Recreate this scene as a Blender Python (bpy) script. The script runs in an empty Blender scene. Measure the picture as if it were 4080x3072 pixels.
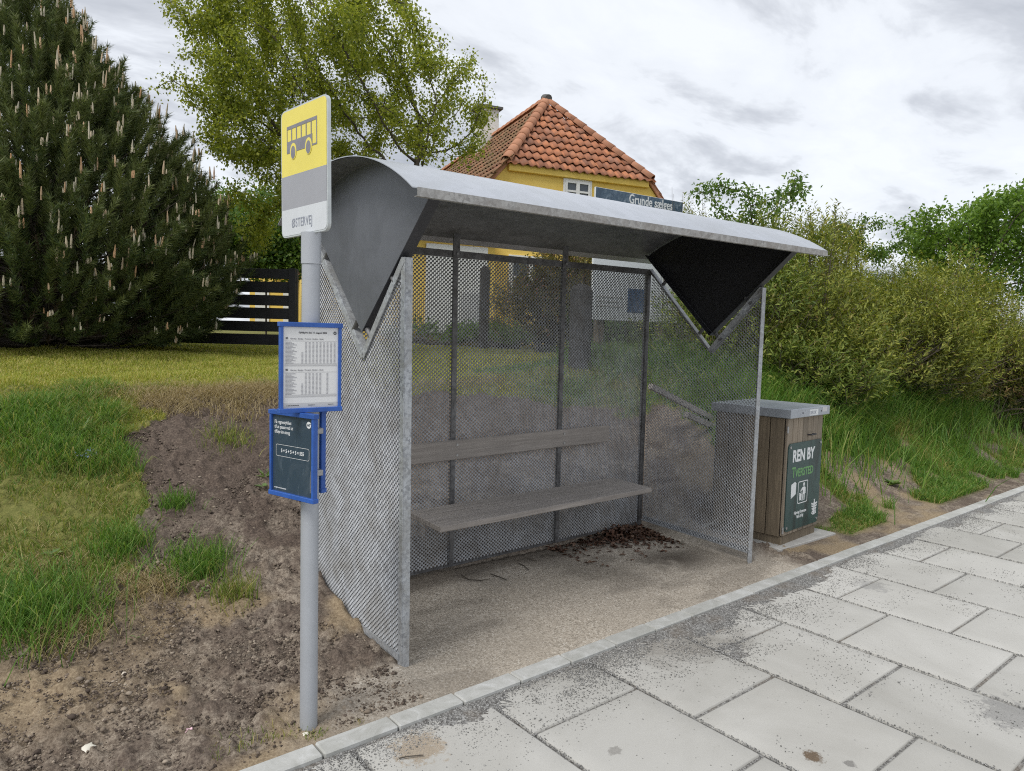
import bpy, math, random
import numpy as np
from mathutils import Vector, Matrix
rng = np.random.default_rng(7)
random.seed(7)
scene = bpy.context.scene
COL = scene.collection
V = np.array
# ------------------------------------------------------------------ camera
CAM = V((-1.5354, -2.7674, 1.55)); F = 2785.85
YAW, PITCH, ROLL = 0.6566, -0.0718, 0.0261
_fw = V((math.sin(YAW)*math.cos(PITCH), math.cos(YAW)*math.cos(PITCH), math.sin(PITCH)))
_rt = V((math.cos(YAW), -math.sin(YAW), 0.0)); _up = np.cross(_rt, _fw)
RT = math.cos(ROLL)*_rt + math.sin(ROLL)*_up
UP = -math.sin(ROLL)*_rt + math.cos(ROLL)*_up
FW = _fw
cd = bpy.data.cameras.new('camera'); co = bpy.data.objects.new('camera', cd); COL.objects.link(co)
M = Matrix(((RT[0], UP[0], -FW[0], CAM[0]), (RT[1], UP[1], -FW[1], CAM[1]), (RT[2], UP[2], -FW[2], CAM[2]), (0, 0, 0, 1)))
co.matrix_world = M
cd.sensor_width = 36; cd.lens = F/4080*36; cd.clip_start = .05; cd.clip_end = 1000
scene.camera = co
K = 4080/2212
def ray(px, py):            # px,py measured on the photograph at 2212 px width
    return FW + RT*(px*K-2040)/F - UP*(py*K-1536)/F
def at(px, py, d): return CAM + ray(px, py)*d
def onz(px, py, z):
    d = ray(px, py); return CAM + d*(z-CAM[2])/d[2]
DL = 0.0269; CK, SK = math.cos(DL), math.sin(DL)       # kerb direction
KOFF = -0.3154
def to_t(x, y): return -SK*x + CK*y - KOFF
def to_s(x, y): return CK*x + SK*y
def from_st(s, t):
    o = t + KOFF
    return CK*s - SK*o, SK*s + CK*o
W, D, HF, HB, HV, YV = 2.756, 1.034, 1.88, 2.05, 1.424, 0.417

# ------------------------------------------------------------------ noise
def _hash(ix, iy, seed):
    h = (ix.astype(np.int64)*374761393 + iy.astype(np.int64)*668265263 + seed*974634777) & 0xffffffff
    h = ((h ^ (h >> 13))*1274126177) & 0xffffffff
    return ((h ^ (h >> 16)) & 0xffff)/65535.0
def vnoise(x, y, seed=0):
    x = np.asarray(x, float); y = np.asarray(y, float)
    ix = np.floor(x); iy = np.floor(y); fx = x-ix; fy = y-iy
    fx = fx*fx*(3-2*fx); fy = fy*fy*(3-2*fy)
    a = _hash(ix, iy, seed); b = _hash(ix+1, iy, seed); c = _hash(ix, iy+1, seed); d = _hash(ix+1, iy+1, seed)
    return (a*(1-fx)+b*fx)*(1-fy) + (c*(1-fx)+d*fx)*fy
def fbm(x, y, o=4, seed=0):
    v = 0; a = .5; s = 0
    for i in range(o):
        v = v + a*vnoise(x*2**i+i*17.3, y*2**i-i*9.1, seed+i); s += a; a *= .5
    return v/s
def sstep(a, b, x):
    t = np.clip((np.asarray(x, float)-a)/(b-a), 0, 1); return t*t*(3-2*t)

# ------------------------------------------------------------------ ground height
_tl = [-.3, 0, .3, .7, 1.1, 1.6, 2.2, 2.8, 3.3, 3.6, 4.2, 6, 10, 16, 40, 400]
_zl = [-.02, 0, .012, .05, .12, .29, .54, .80, .99, 1.07, 1.10, 1.16, 1.26, 1.5, 1.7, 1.8]
_tr = [-.3, 0, .35, .6, .9, 1.5, 2.2, 3.0, 5, 10, 16, 40, 400]
_zr = [-.02, 0, .03, .12, .30, .74, 1.05, 1.16, 1.24, 1.3, 1.5, 1.7, 1.8]
def ground(x, y):
    x = np.asarray(x, float); y = np.asarray(y, float)
    t = to_t(x, y)
    zl = np.interp(t, _tl, _zl); zr = np.interp(t, _tr, _zr)
    b = sstep(2.9, 4.6, x)
    z = zl*(1-b)+zr*b
    # shelter pad and the bin's stand are cut level into the bank
    inp = sstep(-.03, .03, x)*(1-sstep(2.78, 3.15, x))*(1-sstep(1.03, 1.16, y))
    z = z*(1-inp)
    inb = sstep(3.0, 3.2, x)*(1-sstep(4.0, 4.2, x))*(1-sstep(.75, .95, y))
    z = z*(1-inb*.9)
    return z
def hit(px, py):
    d = ray(px, py); a = 0.5
    for i in range(4000):
        p = CAM + d*a
        if p[2] < ground(p[0], p[1]): break
        a += .012
    return p

# ------------------------------------------------------------------ materials
def newmat(name):
    m = bpy.data.materials.new(name); m.use_nodes = True
    nt = m.node_tree; b = nt.nodes['Principled BSDF']
    return m, nt, b
def nd(nt, t, **k):
    n = nt.nodes.new(t)
    for a, v in k.items():
        if a in n.inputs.keys(): n.inputs[a].default_value = v
        else: setattr(n, a, v)
    return n
def c4(c): return (c[0], c[1], c[2], 1.0)
def ramp(nt, fac, stops):
    r = nt.nodes.new('ShaderNodeValToRGB'); e = r.color_ramp.elements
    while len(e) < len(stops): e.new(.5)
    for i, (p, c) in enumerate(stops):
        e[i].position = p; e[i].color = c4(c)
    nt.links.new(fac, r.inputs[0]); return r.outputs[0]
def noise(nt, vec, scale, detail=4, rough=.55, dist=0):
    n = nd(nt, 'ShaderNodeTexNoise', Scale=scale, Detail=detail, Roughness=rough, Distortion=dist)
    if vec is not None: nt.links.new(vec, n.inputs['Vector'])
    return n.outputs['Fac']
def mixc(nt, fac, a, b, mode='MIX'):
    n = nt.nodes.new('ShaderNodeMix'); n.data_type = 'RGBA'; n.blend_type = mode
    for s, v in ((0, fac), (6, a), (7, b)):
        if hasattr(v, 'is_linked'): nt.links.new(v, n.inputs[s])
        elif s == 0: n.inputs[0].default_value = v
        else: n.inputs[s].default_value = c4(v)
    return n.outputs[2]
def math_(nt, op, a, b=0.0):
    n = nt.nodes.new('ShaderNodeMath'); n.operation = op
    for i, v in enumerate((a, b)):
        if hasattr(v, 'is_linked'): nt.links.new(v, n.inputs[i])
        else: n.inputs[i].default_value = v
    return n.outputs[0]
def objco(nt, scale=None, rot=None):
    o = nt.nodes.new('ShaderNodeTexCoord').outputs['Object']
    if scale or rot:
        mp = nt.nodes.new('ShaderNodeMapping')
        if scale: mp.inputs['Scale'].default_value = scale
        if rot: mp.inputs['Rotation'].default_value = rot
        nt.links.new(o, mp.inputs['Vector']); return mp.outputs[0]
    return o
def bump(nt, b, h, strength=.3, dist=.01):
    n = nd(nt, 'ShaderNodeBump', Strength=strength, Distance=dist)
    nt.links.new(h, n.inputs['Height']); nt.links.new(n.outputs[0], b.inputs['Normal'])
def plain(name, col, rough=.6, metal=0.0, var=.15, scale=8, bmp=0.0, spec=.5):
    m, nt, b = newmat(name)
    f = noise(nt, objco(nt), scale, 6, .65)
    lo = tuple(c*(1-var) for c in col); hi = tuple(min(1, c*(1+var)) for c in col)
    nt.links.new(ramp(nt, f, [(.3, lo), (.7, hi)]), b.inputs['Base Color'])
    b.inputs['Roughness'].default_value = rough; b.inputs['Metallic'].default_value = metal
    b.inputs['Specular IOR Level'].default_value = spec
    if bmp: bump(nt, b, noise(nt, objco(nt), scale*6, 4), bmp, .004)
    return m
def galv(name, lo, hi, metal=.55, rough=.45, scale=55, dirt=None, dirt_scale=3):
    m, nt, b = newmat(name); v = objco(nt)
    vo = nd(nt, 'ShaderNodeTexVoronoi', Scale=scale); nt.links.new(v, vo.inputs['Vector'])
    w = noise(nt, v, scale*.6, 3, .6, 1.0)
    f = math_(nt, 'ADD', math_(nt, 'MULTIPLY', vo.outputs['Color'], .45), math_(nt, 'MULTIPLY', w, .6))
    c = ramp(nt, f, [(.3, lo), (.62, hi)])
    if dirt:
        dn = noise(nt, v, dirt_scale, 8, .7, .6)
        c = mixc(nt, ramp(nt, dn, [(.42, (0, 0, 0)), (.68, (1, 1, 1))]), c, dirt)
    nt.links.new(c, b.inputs['Base Color'])
    b.inputs['Metallic'].default_value = metal
    rr = nd(nt, 'ShaderNodeMapRange'); nt.links.new(w, rr.inputs[0])
    rr.inputs['To Min'].default_value = rough-.1; rr.inputs['To Max'].default_value = rough+.15
    nt.links.new(rr.outputs[0], b.inputs['Roughness'])
    return m
MT = {}
MT['galv'] = galv('galvanised_steel', (.27, .285, .31), (.52, .545, .57), .35, .5, 75, (.33, .33, .32), 6)
MT['mesh'] = galv('galvanised_mesh', (.31, .32, .335), (.43, .445, .465), .3, .48, 40, (.26, .255, .245), 5)
MT['rail'] = galv('weathered_rail', (.10, .10, .105), (.2, .2, .205), .35, .55, 45, (.09, .085, .08), 7)
MT['roof'] = galv('roof_sheet', (.46, .485, .525), (.51, .535, .58), .4, .36, 14, (.42, .44, .46), 1.5)
MT['rooflip'] = galv('weathered_roof_lip', (.26, .255, .245), (.42, .415, .40), .2, .6, 60, (.25, .23, .21), 14)
MT['plate'] = galv('end_plate_paint', (.125, .133, .15), (.15, .158, .178), .25, .38, 5, (.105, .11, .122), 2.2)
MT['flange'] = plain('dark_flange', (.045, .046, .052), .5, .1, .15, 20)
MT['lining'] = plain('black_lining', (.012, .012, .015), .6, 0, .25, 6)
MT['pole'] = plain('pole_paint', (.40, .42, .45), .45, .15, .07, 5)
MT['pole_sleeve'] = plain('sleeve_paint', (.43, .45, .48), .4, .15, .05, 5)
MT['signwhite'] = plain('sign_white', (.62, .645, .67), .4, 0, .05, 7)
MT['signgrey'] = plain('sign_grey', (.33, .335, .36), .35, 0, .05, 6)
MT['signyellow'] = plain('sign_yellow', (.80, .68, .12), .4, 0, .05, 5)
MT['signink'] = plain('sign_ink', (.22, .215, .24), .5, 0, .15, 30)
MT['inkgrey'] = plain('name_ink', (.27, .29, .34), .5, 0, .1, 30)
MT['alu'] = plain('aluminium_edge', (.55, .58, .58), .4, .4, .1, 20)
MT['blue'] = plain('blue_frame', (.028, .10, .38), .4, 0, .2, 14)
MT['paper'] = plain('paper', (.76, .76, .75), .35, 0, .02, 3)
MT['ink'] = plain('black_ink', (.08, .08, .09), .6, 0, .05, 3)
MT['inklite'] = plain('light_ink', (.36, .36, .38), .6, 0, .05, 3)
MT['papergrey'] = plain('grey_band', (.56, .56, .56), .5, 0, .02, 3)
MT['white'] = plain('white_print', (.74, .76, .76), .5, 0, .08, 60)
MT['green'] = plain('green_print', (.14, .33, .12), .5, 0, .12, 60)
MT['concrete'] = plain('concrete', (.42, .41, .385), .9, 0, .2, 10, .4)
MT['blackwood'] = plain('black_boards', (.013, .013, .016), .6, 0, .35, 12, .2)
MT['darkmetal'] = plain('dark_metal', (.04, .04, .045), .5, .3, .2, 20)
MT['zinc'] = plain('zinc', (.4, .4, .4), .4, .7, .2, 60)
MT['bark'] = plain('bark', (.075, .062, .048), .9, 0, .4, 20, .5)
MT['barklight'] = plain('bark_light', (.13, .11, .085), .9, 0, .4, 25, .5)
MT['whitewash'] = plain('whitewash', (.66, .65, .62), .9, 0, .1, 3, .3)
MT['slate'] = plain('chimney_slab', (.10, .10, .095), .8, 0, .3, 6)
MT['winpaint'] = plain('window_paint', (.72, .72, .70), .5, 0, .06, 6)
MT['glass'] = plain('window_glass', (.06, .075, .09), .08, 0, .1, 2)
MT['billwhite'] = plain('billboard_white', (.70, .73, .76), .45, 0, .04, 1)
MT['post'] = plain('dark_post', (.035, .032, .03), .85, 0, .3, 12)
MT['stone'] = plain('pale_stone', (.62, .55, .45), .7, 0, .2, 30)
MT['petal'] = plain('petal', (.75, .5, .55), .6, 0, .12, 60)
MT['litter'] = None
def leafmat(name, stops, trans=.35, rough=.5):
    m, nt, b = newmat(name)
    g = nt.nodes.new('ShaderNodeNewGeometry')
    c = ramp(nt, g.outputs['Random Per Island'], stops)
    nt.links.new(c, b.inputs['Base Color']); b.inputs['Roughness'].default_value = rough
    b.inputs['Specular IOR Level'].default_value = .3
    if trans:
        tr = nt.nodes.new('ShaderNodeBsdfTranslucent')
        nt.links.new(mixc(nt, 1.0, c, (1.5, 1.5, .8), 'MULTIPLY'), tr.inputs['Color'])
        mx = nt.nodes.new('ShaderNodeMixShader'); mx.inputs[0].default_value = trans
        nt.links.new(b.outputs[0], mx.inputs[1]); nt.links.new(tr.outputs[0], mx.inputs[2])
        nt.links.new(mx.outputs[0], nt.nodes['Material Output'].inputs['Surface'])
    return m
MT['birchleaf'] = leafmat('birch_leaf', [(0, (.13, .175, .028)), (.5, (.24, .28, .045)), (1, (.38, .40, .07))], .5)
MT['hornleaf'] = leafmat('hornbeam_leaf', [(0, (.065, .13, .028)), (.6, (.115, .20, .045)), (1, (.2, .28, .06))], .4)
MT['willowleaf'] = leafmat('willow_leaf', [(0, (.085, .115, .018)), (.5, (.19, .22, .036)), (.92, (.38, .39, .08)), (1, (.22, .15, .06))], .3)
MT['willowgreen'] = leafmat('willow_leaf_green', [(0, (.065, .105, .018)), (.5, (.14, .195, .032)), (.92, (.30, .34, .07)), (1, (.2, .15, .06))], .3)
MT['willowdark'] = leafmat('willow_leaf_dark', [(0, (.08, .105, .02)), (.5, (.15, .175, .035)), (.92, (.25, .26, .06)), (1, (.18, .12, .05))], .33)
MT['brownleaf'] = leafmat('brownish_leaf', [(0, (.09, .09, .03)), (.5, (.15, .14, .045)), (.8, (.22, .18, .07)), (1, (.25, .12, .09))], .35)
MT['treeleaf'] = leafmat('tree_leaf', [(0, (.08, .15, .025)), (.5, (.14, .25, .04)), (1, (.23, .34, .07))], .42)
MT['needle'] = leafmat('pine_needle', [(0, (.045, .070, .030)), (.6, (.085, .125, .046)), (1, (.16, .175, .06))], .25, .5)
def needle_tone():
    m = MT['needle']; nt = m.node_tree; b = nt.nodes['Principled BSDF']
    a = nt.nodes.new('ShaderNodeAttribute'); a.attribute_name = 'tone'
    l = b.inputs['Base Color'].links[0].from_socket
    c = mixc(nt, a.outputs['Fac'], l, (.20, .225, .075)); nt.links.new(c, b.inputs['Base Color'])
needle_tone()
MT['browneedle'] = leafmat('dead_needle', [(0, (.05, .035, .022)), (1, (.10, .07, .045))], .1, .6)
MT['candle'] = leafmat('pine_candle', [(0, (.44, .41, .32)), (.6, (.62, .52, .37)), (1, (.58, .33, .17))], 0, .7)
MT['lawn'] = leafmat('lawn_blade', [(0, (.22, .28, .045)), (.5, (.36, .38, .07)), (.8, (.48, .44, .13)), (1, (.56, .47, .21))], .35)
MT['green_grass'] = leafmat('green_blade', [(0, (.065, .15, .025)), (.5, (.12, .24, .04)), (.88, (.22, .33, .07)), (1, (.40, .37, .14))], .33)
MT['mix_grass'] = leafmat('mixed_blade', [(0, (.12, .19, .035)), (.5, (.23, .28, .06)), (.8, (.36, .33, .12)), (1, (.48, .39, .2))], .35)
MT['straw'] = leafmat('straw_blade', [(0, (.30, .23, .12)), (1, (.48, .39, .22))], .2)
MT['litter'] = leafmat('litter_leaf', [(0, (.05, .025, .016)), (.5, (.115, .055, .032)), (1, (.2, .13, .09))], 0)
MT['weed'] = leafmat('weed_leaf', [(0, (.10, .17, .06)), (1, (.2, .28, .1))], .25)
MT['blueflower'] = plain('speedwell_petal', (.28, .36, .62), .6, 0, .1, 40)

def wood(name, base, dark, sc=(3, 60, 60), rough=.8, boards=None):
    m, nt, b = newmat(name)
    f = noise(nt, objco(nt, sc), 1.0, 8, .65, .4)
    f2 = noise(nt, objco(nt), 5, 5, .6)
    c = ramp(nt, f, [(.3, dark), (.62, base)])
    c = mixc(nt, ramp(nt, f2, [(.35, (0, 0, 0)), (.7, (.6, .6, .6))]), c, tuple(x*.62 for x in base))
    if boards: 
        g = nt.nodes.new('ShaderNodeNewGeometry')
        c = mixc(nt, 1.0, c, ramp(nt, g.outputs['Random Per Island'], [(0, boards[0]), (1, boards[1])]), 'MULTIPLY')
    nt.links.new(c, b.inputs['Base Color']); b.inputs['Roughness'].default_value = rough
    bump(nt, b, f, .35, .004)
    return m
MT['benchwood'] = wood('bench_wood', (.39, .355, .325), (.24, .215, .195), (2.5, 70, 70))
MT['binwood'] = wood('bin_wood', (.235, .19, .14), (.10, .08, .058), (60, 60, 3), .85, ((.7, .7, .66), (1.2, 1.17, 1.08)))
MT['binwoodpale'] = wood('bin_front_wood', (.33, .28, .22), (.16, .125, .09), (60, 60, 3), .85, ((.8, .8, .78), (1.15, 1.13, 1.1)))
MT['lid'] = plain('lid_zinc', (.40, .43, .47), .4, .35, .12, 5)
def grimy(name, base, scratch, scale):
    m, nt, b = newmat(name)
    v = objco(nt)
    f = noise(nt, v, scale, 9, .7, 1.6)
    f2 = noise(nt, objco(nt, (1, 1, .35)), scale*2.2, 6, .7, 2.5)
    c = mixc(nt, ramp(nt, f, [(.5, (0, 0, 0)), (.72, (.55, .55, .55))]), base, scratch)
    c = mixc(nt, ramp(nt, f2, [(.60, (0, 0, 0)), (.68, (.5, .5, .5))]), c, tuple(min(1, s*1.6) for s in scratch))
    nt.links.new(c, b.inputs['Base Color']); b.inputs['Roughness'].default_value = .3
    return m
MT['poster'] = grimy('poster_slate', (.035, .058, .085), (.09, .115, .14), 7)
def drips(name, base, dark):
    m, nt, b = newmat(name)
    f = noise(nt, objco(nt, (9, 9, 2)), 1, 8, .65, .8)
    c = mixc(nt, ramp(nt, f, [(.52, (0, 0, 0)), (.64, (1, 1, 1))]), base, dark)
    nt.links.new(c, b.inputs['Base Color']); b.inputs['Roughness'].default_value = .38
    return m
MT['bingreen'] = drips('bin_sign_green', (.028, .068, .065), (.012, .03, .03))
def plaster():
    m, nt, b = newmat('yellow_plaster'); v = objco(nt)
    f = noise(nt, v, 1.2, 8, .65); f2 = noise(nt, v, 9, 5)
    c = ramp(nt, f, [(.3, (.76, .52, .11)), (.7, (.84, .61, .16))])
    nt.links.new(c, b.inputs['Base Color']); b.inputs['Roughness'].default_value = .9
    bump(nt, b, f2, .3, .02); return m
MT['plaster'] = plaster()
def tile():
    m, nt, b = newmat('clay_tile'); v = objco(nt)
    g = nt.nodes.new('ShaderNodeNewGeometry')
    c = ramp(nt, g.outputs['Random Per Island'], [(0, (.26, .105, .055)), (.5, (.42, .165, .08)), (.85, (.53, .21, .095)), (1, (.33, .16, .105))])
    f = noise(nt, v, 5, 8, .7)
    c = mixc(nt, ramp(nt, f, [(.45, (0, 0, 0)), (.72, (.75, .75, .75))]), c, (.17, .10, .075))
    nt.links.new(c, b.inputs['Base Color']); b.inputs['Roughness'].default_value = .8
    return m
MT['tile'] = tile()
def moss_tile():
    m, nt, b = newmat('mossy_tile')
    g = nt.nodes.new('ShaderNodeNewGeometry')
    c = ramp(nt, g.outputs['Random Per Island'], [(0, (.17, .085, .05)), (.5, (.27, .125, .07)), (1, (.36, .165, .09))])
    f = noise(nt, objco(nt), 2.5, 8, .7)
    c = mixc(nt, ramp(nt, f, [(.40, (0, 0, 0)), (.66, (.85, .85, .85))]), c, (.15, .125, .055))
    nt.links.new(c, b.inputs['Base Color']); b.inputs['Roughness'].default_value = .85
    return m
MT['mosstile'] = moss_tile()
def ridge_tile():
    m, nt, b = newmat('ridge_tile')
    g = nt.nodes.new('ShaderNodeNewGeometry')
    c = ramp(nt, g.outputs['Random Per Island'], [(0, (.40, .18, .10)), (1, (.52, .25, .145))])
    f = noise(nt, objco(nt), 6, 6, .7)
    c = mixc(nt, ramp(nt, f, [(.5, (0, 0, 0)), (.75, (.6, .6, .6))]), c, (.25, .15, .11))
    nt.links.new(c, b.inputs['Base Color']); b.inputs['Roughness'].default_value = .8
    return m
MT['ridgetile'] = ridge_tile()
def aerial():
    m, nt, b = newmat('aerial_picture'); v = objco(nt)
    vo = nd(nt, 'ShaderNodeTexVoronoi', Scale=14.0); nt.links.new(v, vo.inputs['Vector'])
    f = noise(nt, v, 9, 9, .75, .8)
    c = ramp(nt, f, [(.32, (.02, .045, .075)), (.48, (.05, .095, .145)), (.58, (.16, .22, .28)), (.70, (.50, .56, .62))])
    c2 = ramp(nt, vo.outputs['Distance'], [(.0, (.45, .5, .56)), (.12, (.02, .04, .07)), (.4, (.05, .09, .14))])
    nt.links.new(mixc(nt, .35, c, c2), b.inputs['Base Color']); b.inputs['Roughness'].default_value = .4
    return m
MT['aerial'] = aerial()
def terrain_mat():
    m, nt, b = newmat('bank_ground'); v = objco(nt)
    def attr(n):
        a = nt.nodes.new('ShaderNodeAttribute'); a.attribute_name = n; return a.outputs['Fac']
    n1 = noise(nt, v, 34, 8, .7); n2 = noise(nt, v, 2.2, 6, .6); n3 = noise(nt, v, 160, 4, .7); n4 = noise(nt, v, 75, 5, .7)
    soil = ramp(nt, math_(nt, 'ADD', math_(nt, 'MULTIPLY', n1, .42), math_(nt, 'ADD', math_(nt, 'MULTIPLY', n3, .3), math_(nt, 'MULTIPLY', n4, .28))), [(.40, (.065, .050, .041)), (.46, (.16, .127, .10)), (.52, (.285, .235, .185)), (.60, (.42, .36, .29))])
    dark = ramp(nt, n4, [(.3, (.045, .034, .030)), (.55, (.13, .098, .078)), (.75, (.26, .205, .16))])
    c = mixc(nt, attr('dark'), soil, dark)
    sand = ramp(nt, n4, [(.35, (.22, .16, .10)), (.65, (.42, .33, .215))])
    c = mixc(nt, attr('sand'), c, sand)
    vo = nd(nt, 'ShaderNodeTexVoronoi', Scale=125.0); nt.links.new(v, vo.inputs['Vector'])
    agg = ramp(nt, vo.outputs['Color'], [(.1, (.26, .225, .18)), (.45, (.47, .41, .335)), (.8, (.60, .54, .455)), (.97, (.75, .70, .62))])
    pad = mixc(nt, ramp(nt, n2, [(.35, (.0, .0, .0)), (.7, (.55, .55, .55))]), agg, (.42, .37, .305))
    c = mixc(nt, attr('pad'), c, pad)
    floor_dark = attr('floor_dark')
    c = mixc(nt, floor_dark, c, (.055, .042, .033))
    grs = ramp(nt, n1, [(.3, (.10, .11, .03)), (.55, (.20, .20, .06)), (.75, (.30, .26, .10))])
    c = mixc(nt, attr('grass'), c, grs)
    nt.links.new(c, b.inputs['Base Color']); b.inputs['Roughness'].default_value = .95
    b.inputs['Specular IOR Level'].default_value = .2
    bump(nt, b, math_(nt, 'ADD', n4, n3), .6, .012)
    return m
MT['terrain'] = terrain_mat()
def slab_mat():
    m, nt, b = newmat('concrete_slab'); v = objco(nt)
    g = nt.nodes.new('ShaderNodeNewGeometry')
    n1 = noise(nt, v, 1.1, 6, .6); n2 = noise(nt, v, 220, 3, .6); n5 = noise(nt, v, 3.2, 8, .72, .6)
    c = ramp(nt, n1, [(.3, (.435, .425, .395)), (.7, (.51, .50, .47))])
    c = mixc(nt, 1.0, c, ramp(nt, g.outputs['Random Per Island'], [(0, (.88, .88, .875)), (1, (1.05, 1.05, 1.05))]), 'MULTIPLY')
    c = mixc(nt, ramp(nt, n2, [(.60, (0, 0, 0)), (.75, (.35, .35, .35))]), c, (.25, .245, .235))
    pits = nd(nt, 'ShaderNodeTexVoronoi', Scale=34.0); nt.links.new(v, pits.inputs['Vector'])
    pm = math_(nt, 'MULTIPLY', ramp(nt, pits.outputs['Distance'], [(.07, (1, 1, 1)), (.15, (0, 0, 0))]), ramp(nt, noise(nt, v, 5, 4), [(.48, (0, 0, 0)), (.6, (1, 1, 1))]))
    c = mixc(nt, pm, c, (.17, .165, .155))
    # dusty stain with its own shape, strongest along the kerb
    a = nt.nodes.new('ShaderNodeAttribute'); a.attribute_name = 'dust'
    d = math_(nt, 'ADD', math_(nt, 'MULTIPLY', a.outputs['Fac'], .9), n5)
    dm = ramp(nt, d, [(.74, (0, 0, 0)), (1.0, (.85, .85, .85))])
    c = mixc(nt, dm, c, mixc(nt, ramp(nt, n2, [(.4, (0, 0, 0)), (.6, (1, 1, 1))]), (.17, .155, .135), (.33, .31, .28)))
    for (px, py, r_, col, st) in ((1755, 1634, .055, (.16, .105, .06), .9), (905, 1612, .15, (.42, .335, .24), .8), (1838, 1650, .03, (.2, .19, .18), .7), (1325, 1622, .04, (.24, .225, .205), .6), (1530, 1355, .10, (.33, .26, .20), .6), (2190, 1545, .22, (.26, .255, .25), .6), (1880, 1265, .16, (.30, .295, .29), .5)):
        p_ = onz(px, py, -.02); vm = nt.nodes.new('ShaderNodeVectorMath'); vm.operation = 'DISTANCE'; nt.links.new(v, vm.inputs[0]); vm.inputs[1].default_value = tuple(p_)
        q_ = math_(nt, 'ADD', math_(nt, 'DIVIDE', vm.outputs['Value'], r_), math_(nt, 'MULTIPLY', math_(nt, 'SUBTRACT', noise(nt, v, 26, 6, .75), .5), 2.6))
        c = mixc(nt, ramp(nt, q_, [(.45, (st, st, st)), (.75, (0, 0, 0))]), c, mixc(nt, ramp(nt, n2, [(.4, (0, 0, 0)), (.6, (1, 1, 1))]), tuple(x*.6 for x in col), col))
    tone = noise(nt, v, .8, 7, .62, 1.2)
    c = mixc(nt, 1.0, c, ramp(nt, tone, [(.32, (.86, .855, .84)), (.6, (1.04, 1.04, 1.04))]), 'MULTIPLY')
    nt.links.new(c, b.inputs['Base Color']); b.inputs['Roughness'].default_value = .9
    b.inputs['Specular IOR Level'].default_value = .25
    bump(nt, b, math_(nt, 'ADD', n2, n5), .12, .003)
    return m
MT['slab'] = slab_mat()
def kerb_mat():
    m, nt, b = newmat('kerb_concrete'); v = objco(nt)
    n1 = noise(nt, v, 7, 8, .65, 1.5); n2 = noise(nt, v, 180, 3, .6)
    c = ramp(nt, n1, [(.3, (.37, .37, .345)), (.55, (.47, .47, .45)), (.75, (.60, .605, .60))])
    g = nt.nodes.new('ShaderNodeNewGeometry')
    c = mixc(nt, 1.0, c, ramp(nt, g.outputs['Random Per Island'], [(0, (.86, .86, .84)), (1, (1.06, 1.06, 1.06))]), 'MULTIPLY')
    c = mixc(nt, ramp(nt, n2, [(.6, (0, 0, 0)), (.75, (.5, .5, .5))]), c, (.22, .215, .205))
    nt.links.new(c, b.inputs['Base Color']); b.inputs['Roughness'].default_value = .85
    bump(nt, b, n1, .25, .004); return m
MT['kerb'] = kerb_mat()
def gravel_mat():
    m, nt, b = newmat('dark_gravel'); v = objco(nt)
    vo = nd(nt, 'ShaderNodeTexVoronoi', Scale=150.0); nt.links.new(v, vo.inputs['Vector'])
    c = ramp(nt, vo.outputs['Color'], [(.1, (.09, .085, .08)), (.5, (.20, .195, .185)), (.9, (.40, .395, .38))])
    n1 = noise(nt, v, 4, 5)
    c = mixc(nt, ramp(nt, n1, [(.5, (0, 0, 0)), (.75, (.8, .8, .8))]), c, (.19, .15, .11))
    nt.links.new(c, b.inputs['Base Color']); b.inputs['Roughness'].default_value = .95
    bump(nt, b, vo.outputs['Distance'], .8, .006); return m
MT['gravel'] = gravel_mat()
MT['chip'] = leafmat('gravel_chip', [(0, (.12, .118, .112)), (.55, (.26, .255, .245)), (.9, (.42, .415, .40)), (1, (.55, .54, .51))], 0, .9)
MT['clod'] = leafmat('soil_clod', [(0, (.055, .041, .033)), (.5, (.13, .10, .079)), (.85, (.24, .195, .15)), (1, (.36, .30, .235))], 0, .95)

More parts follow.
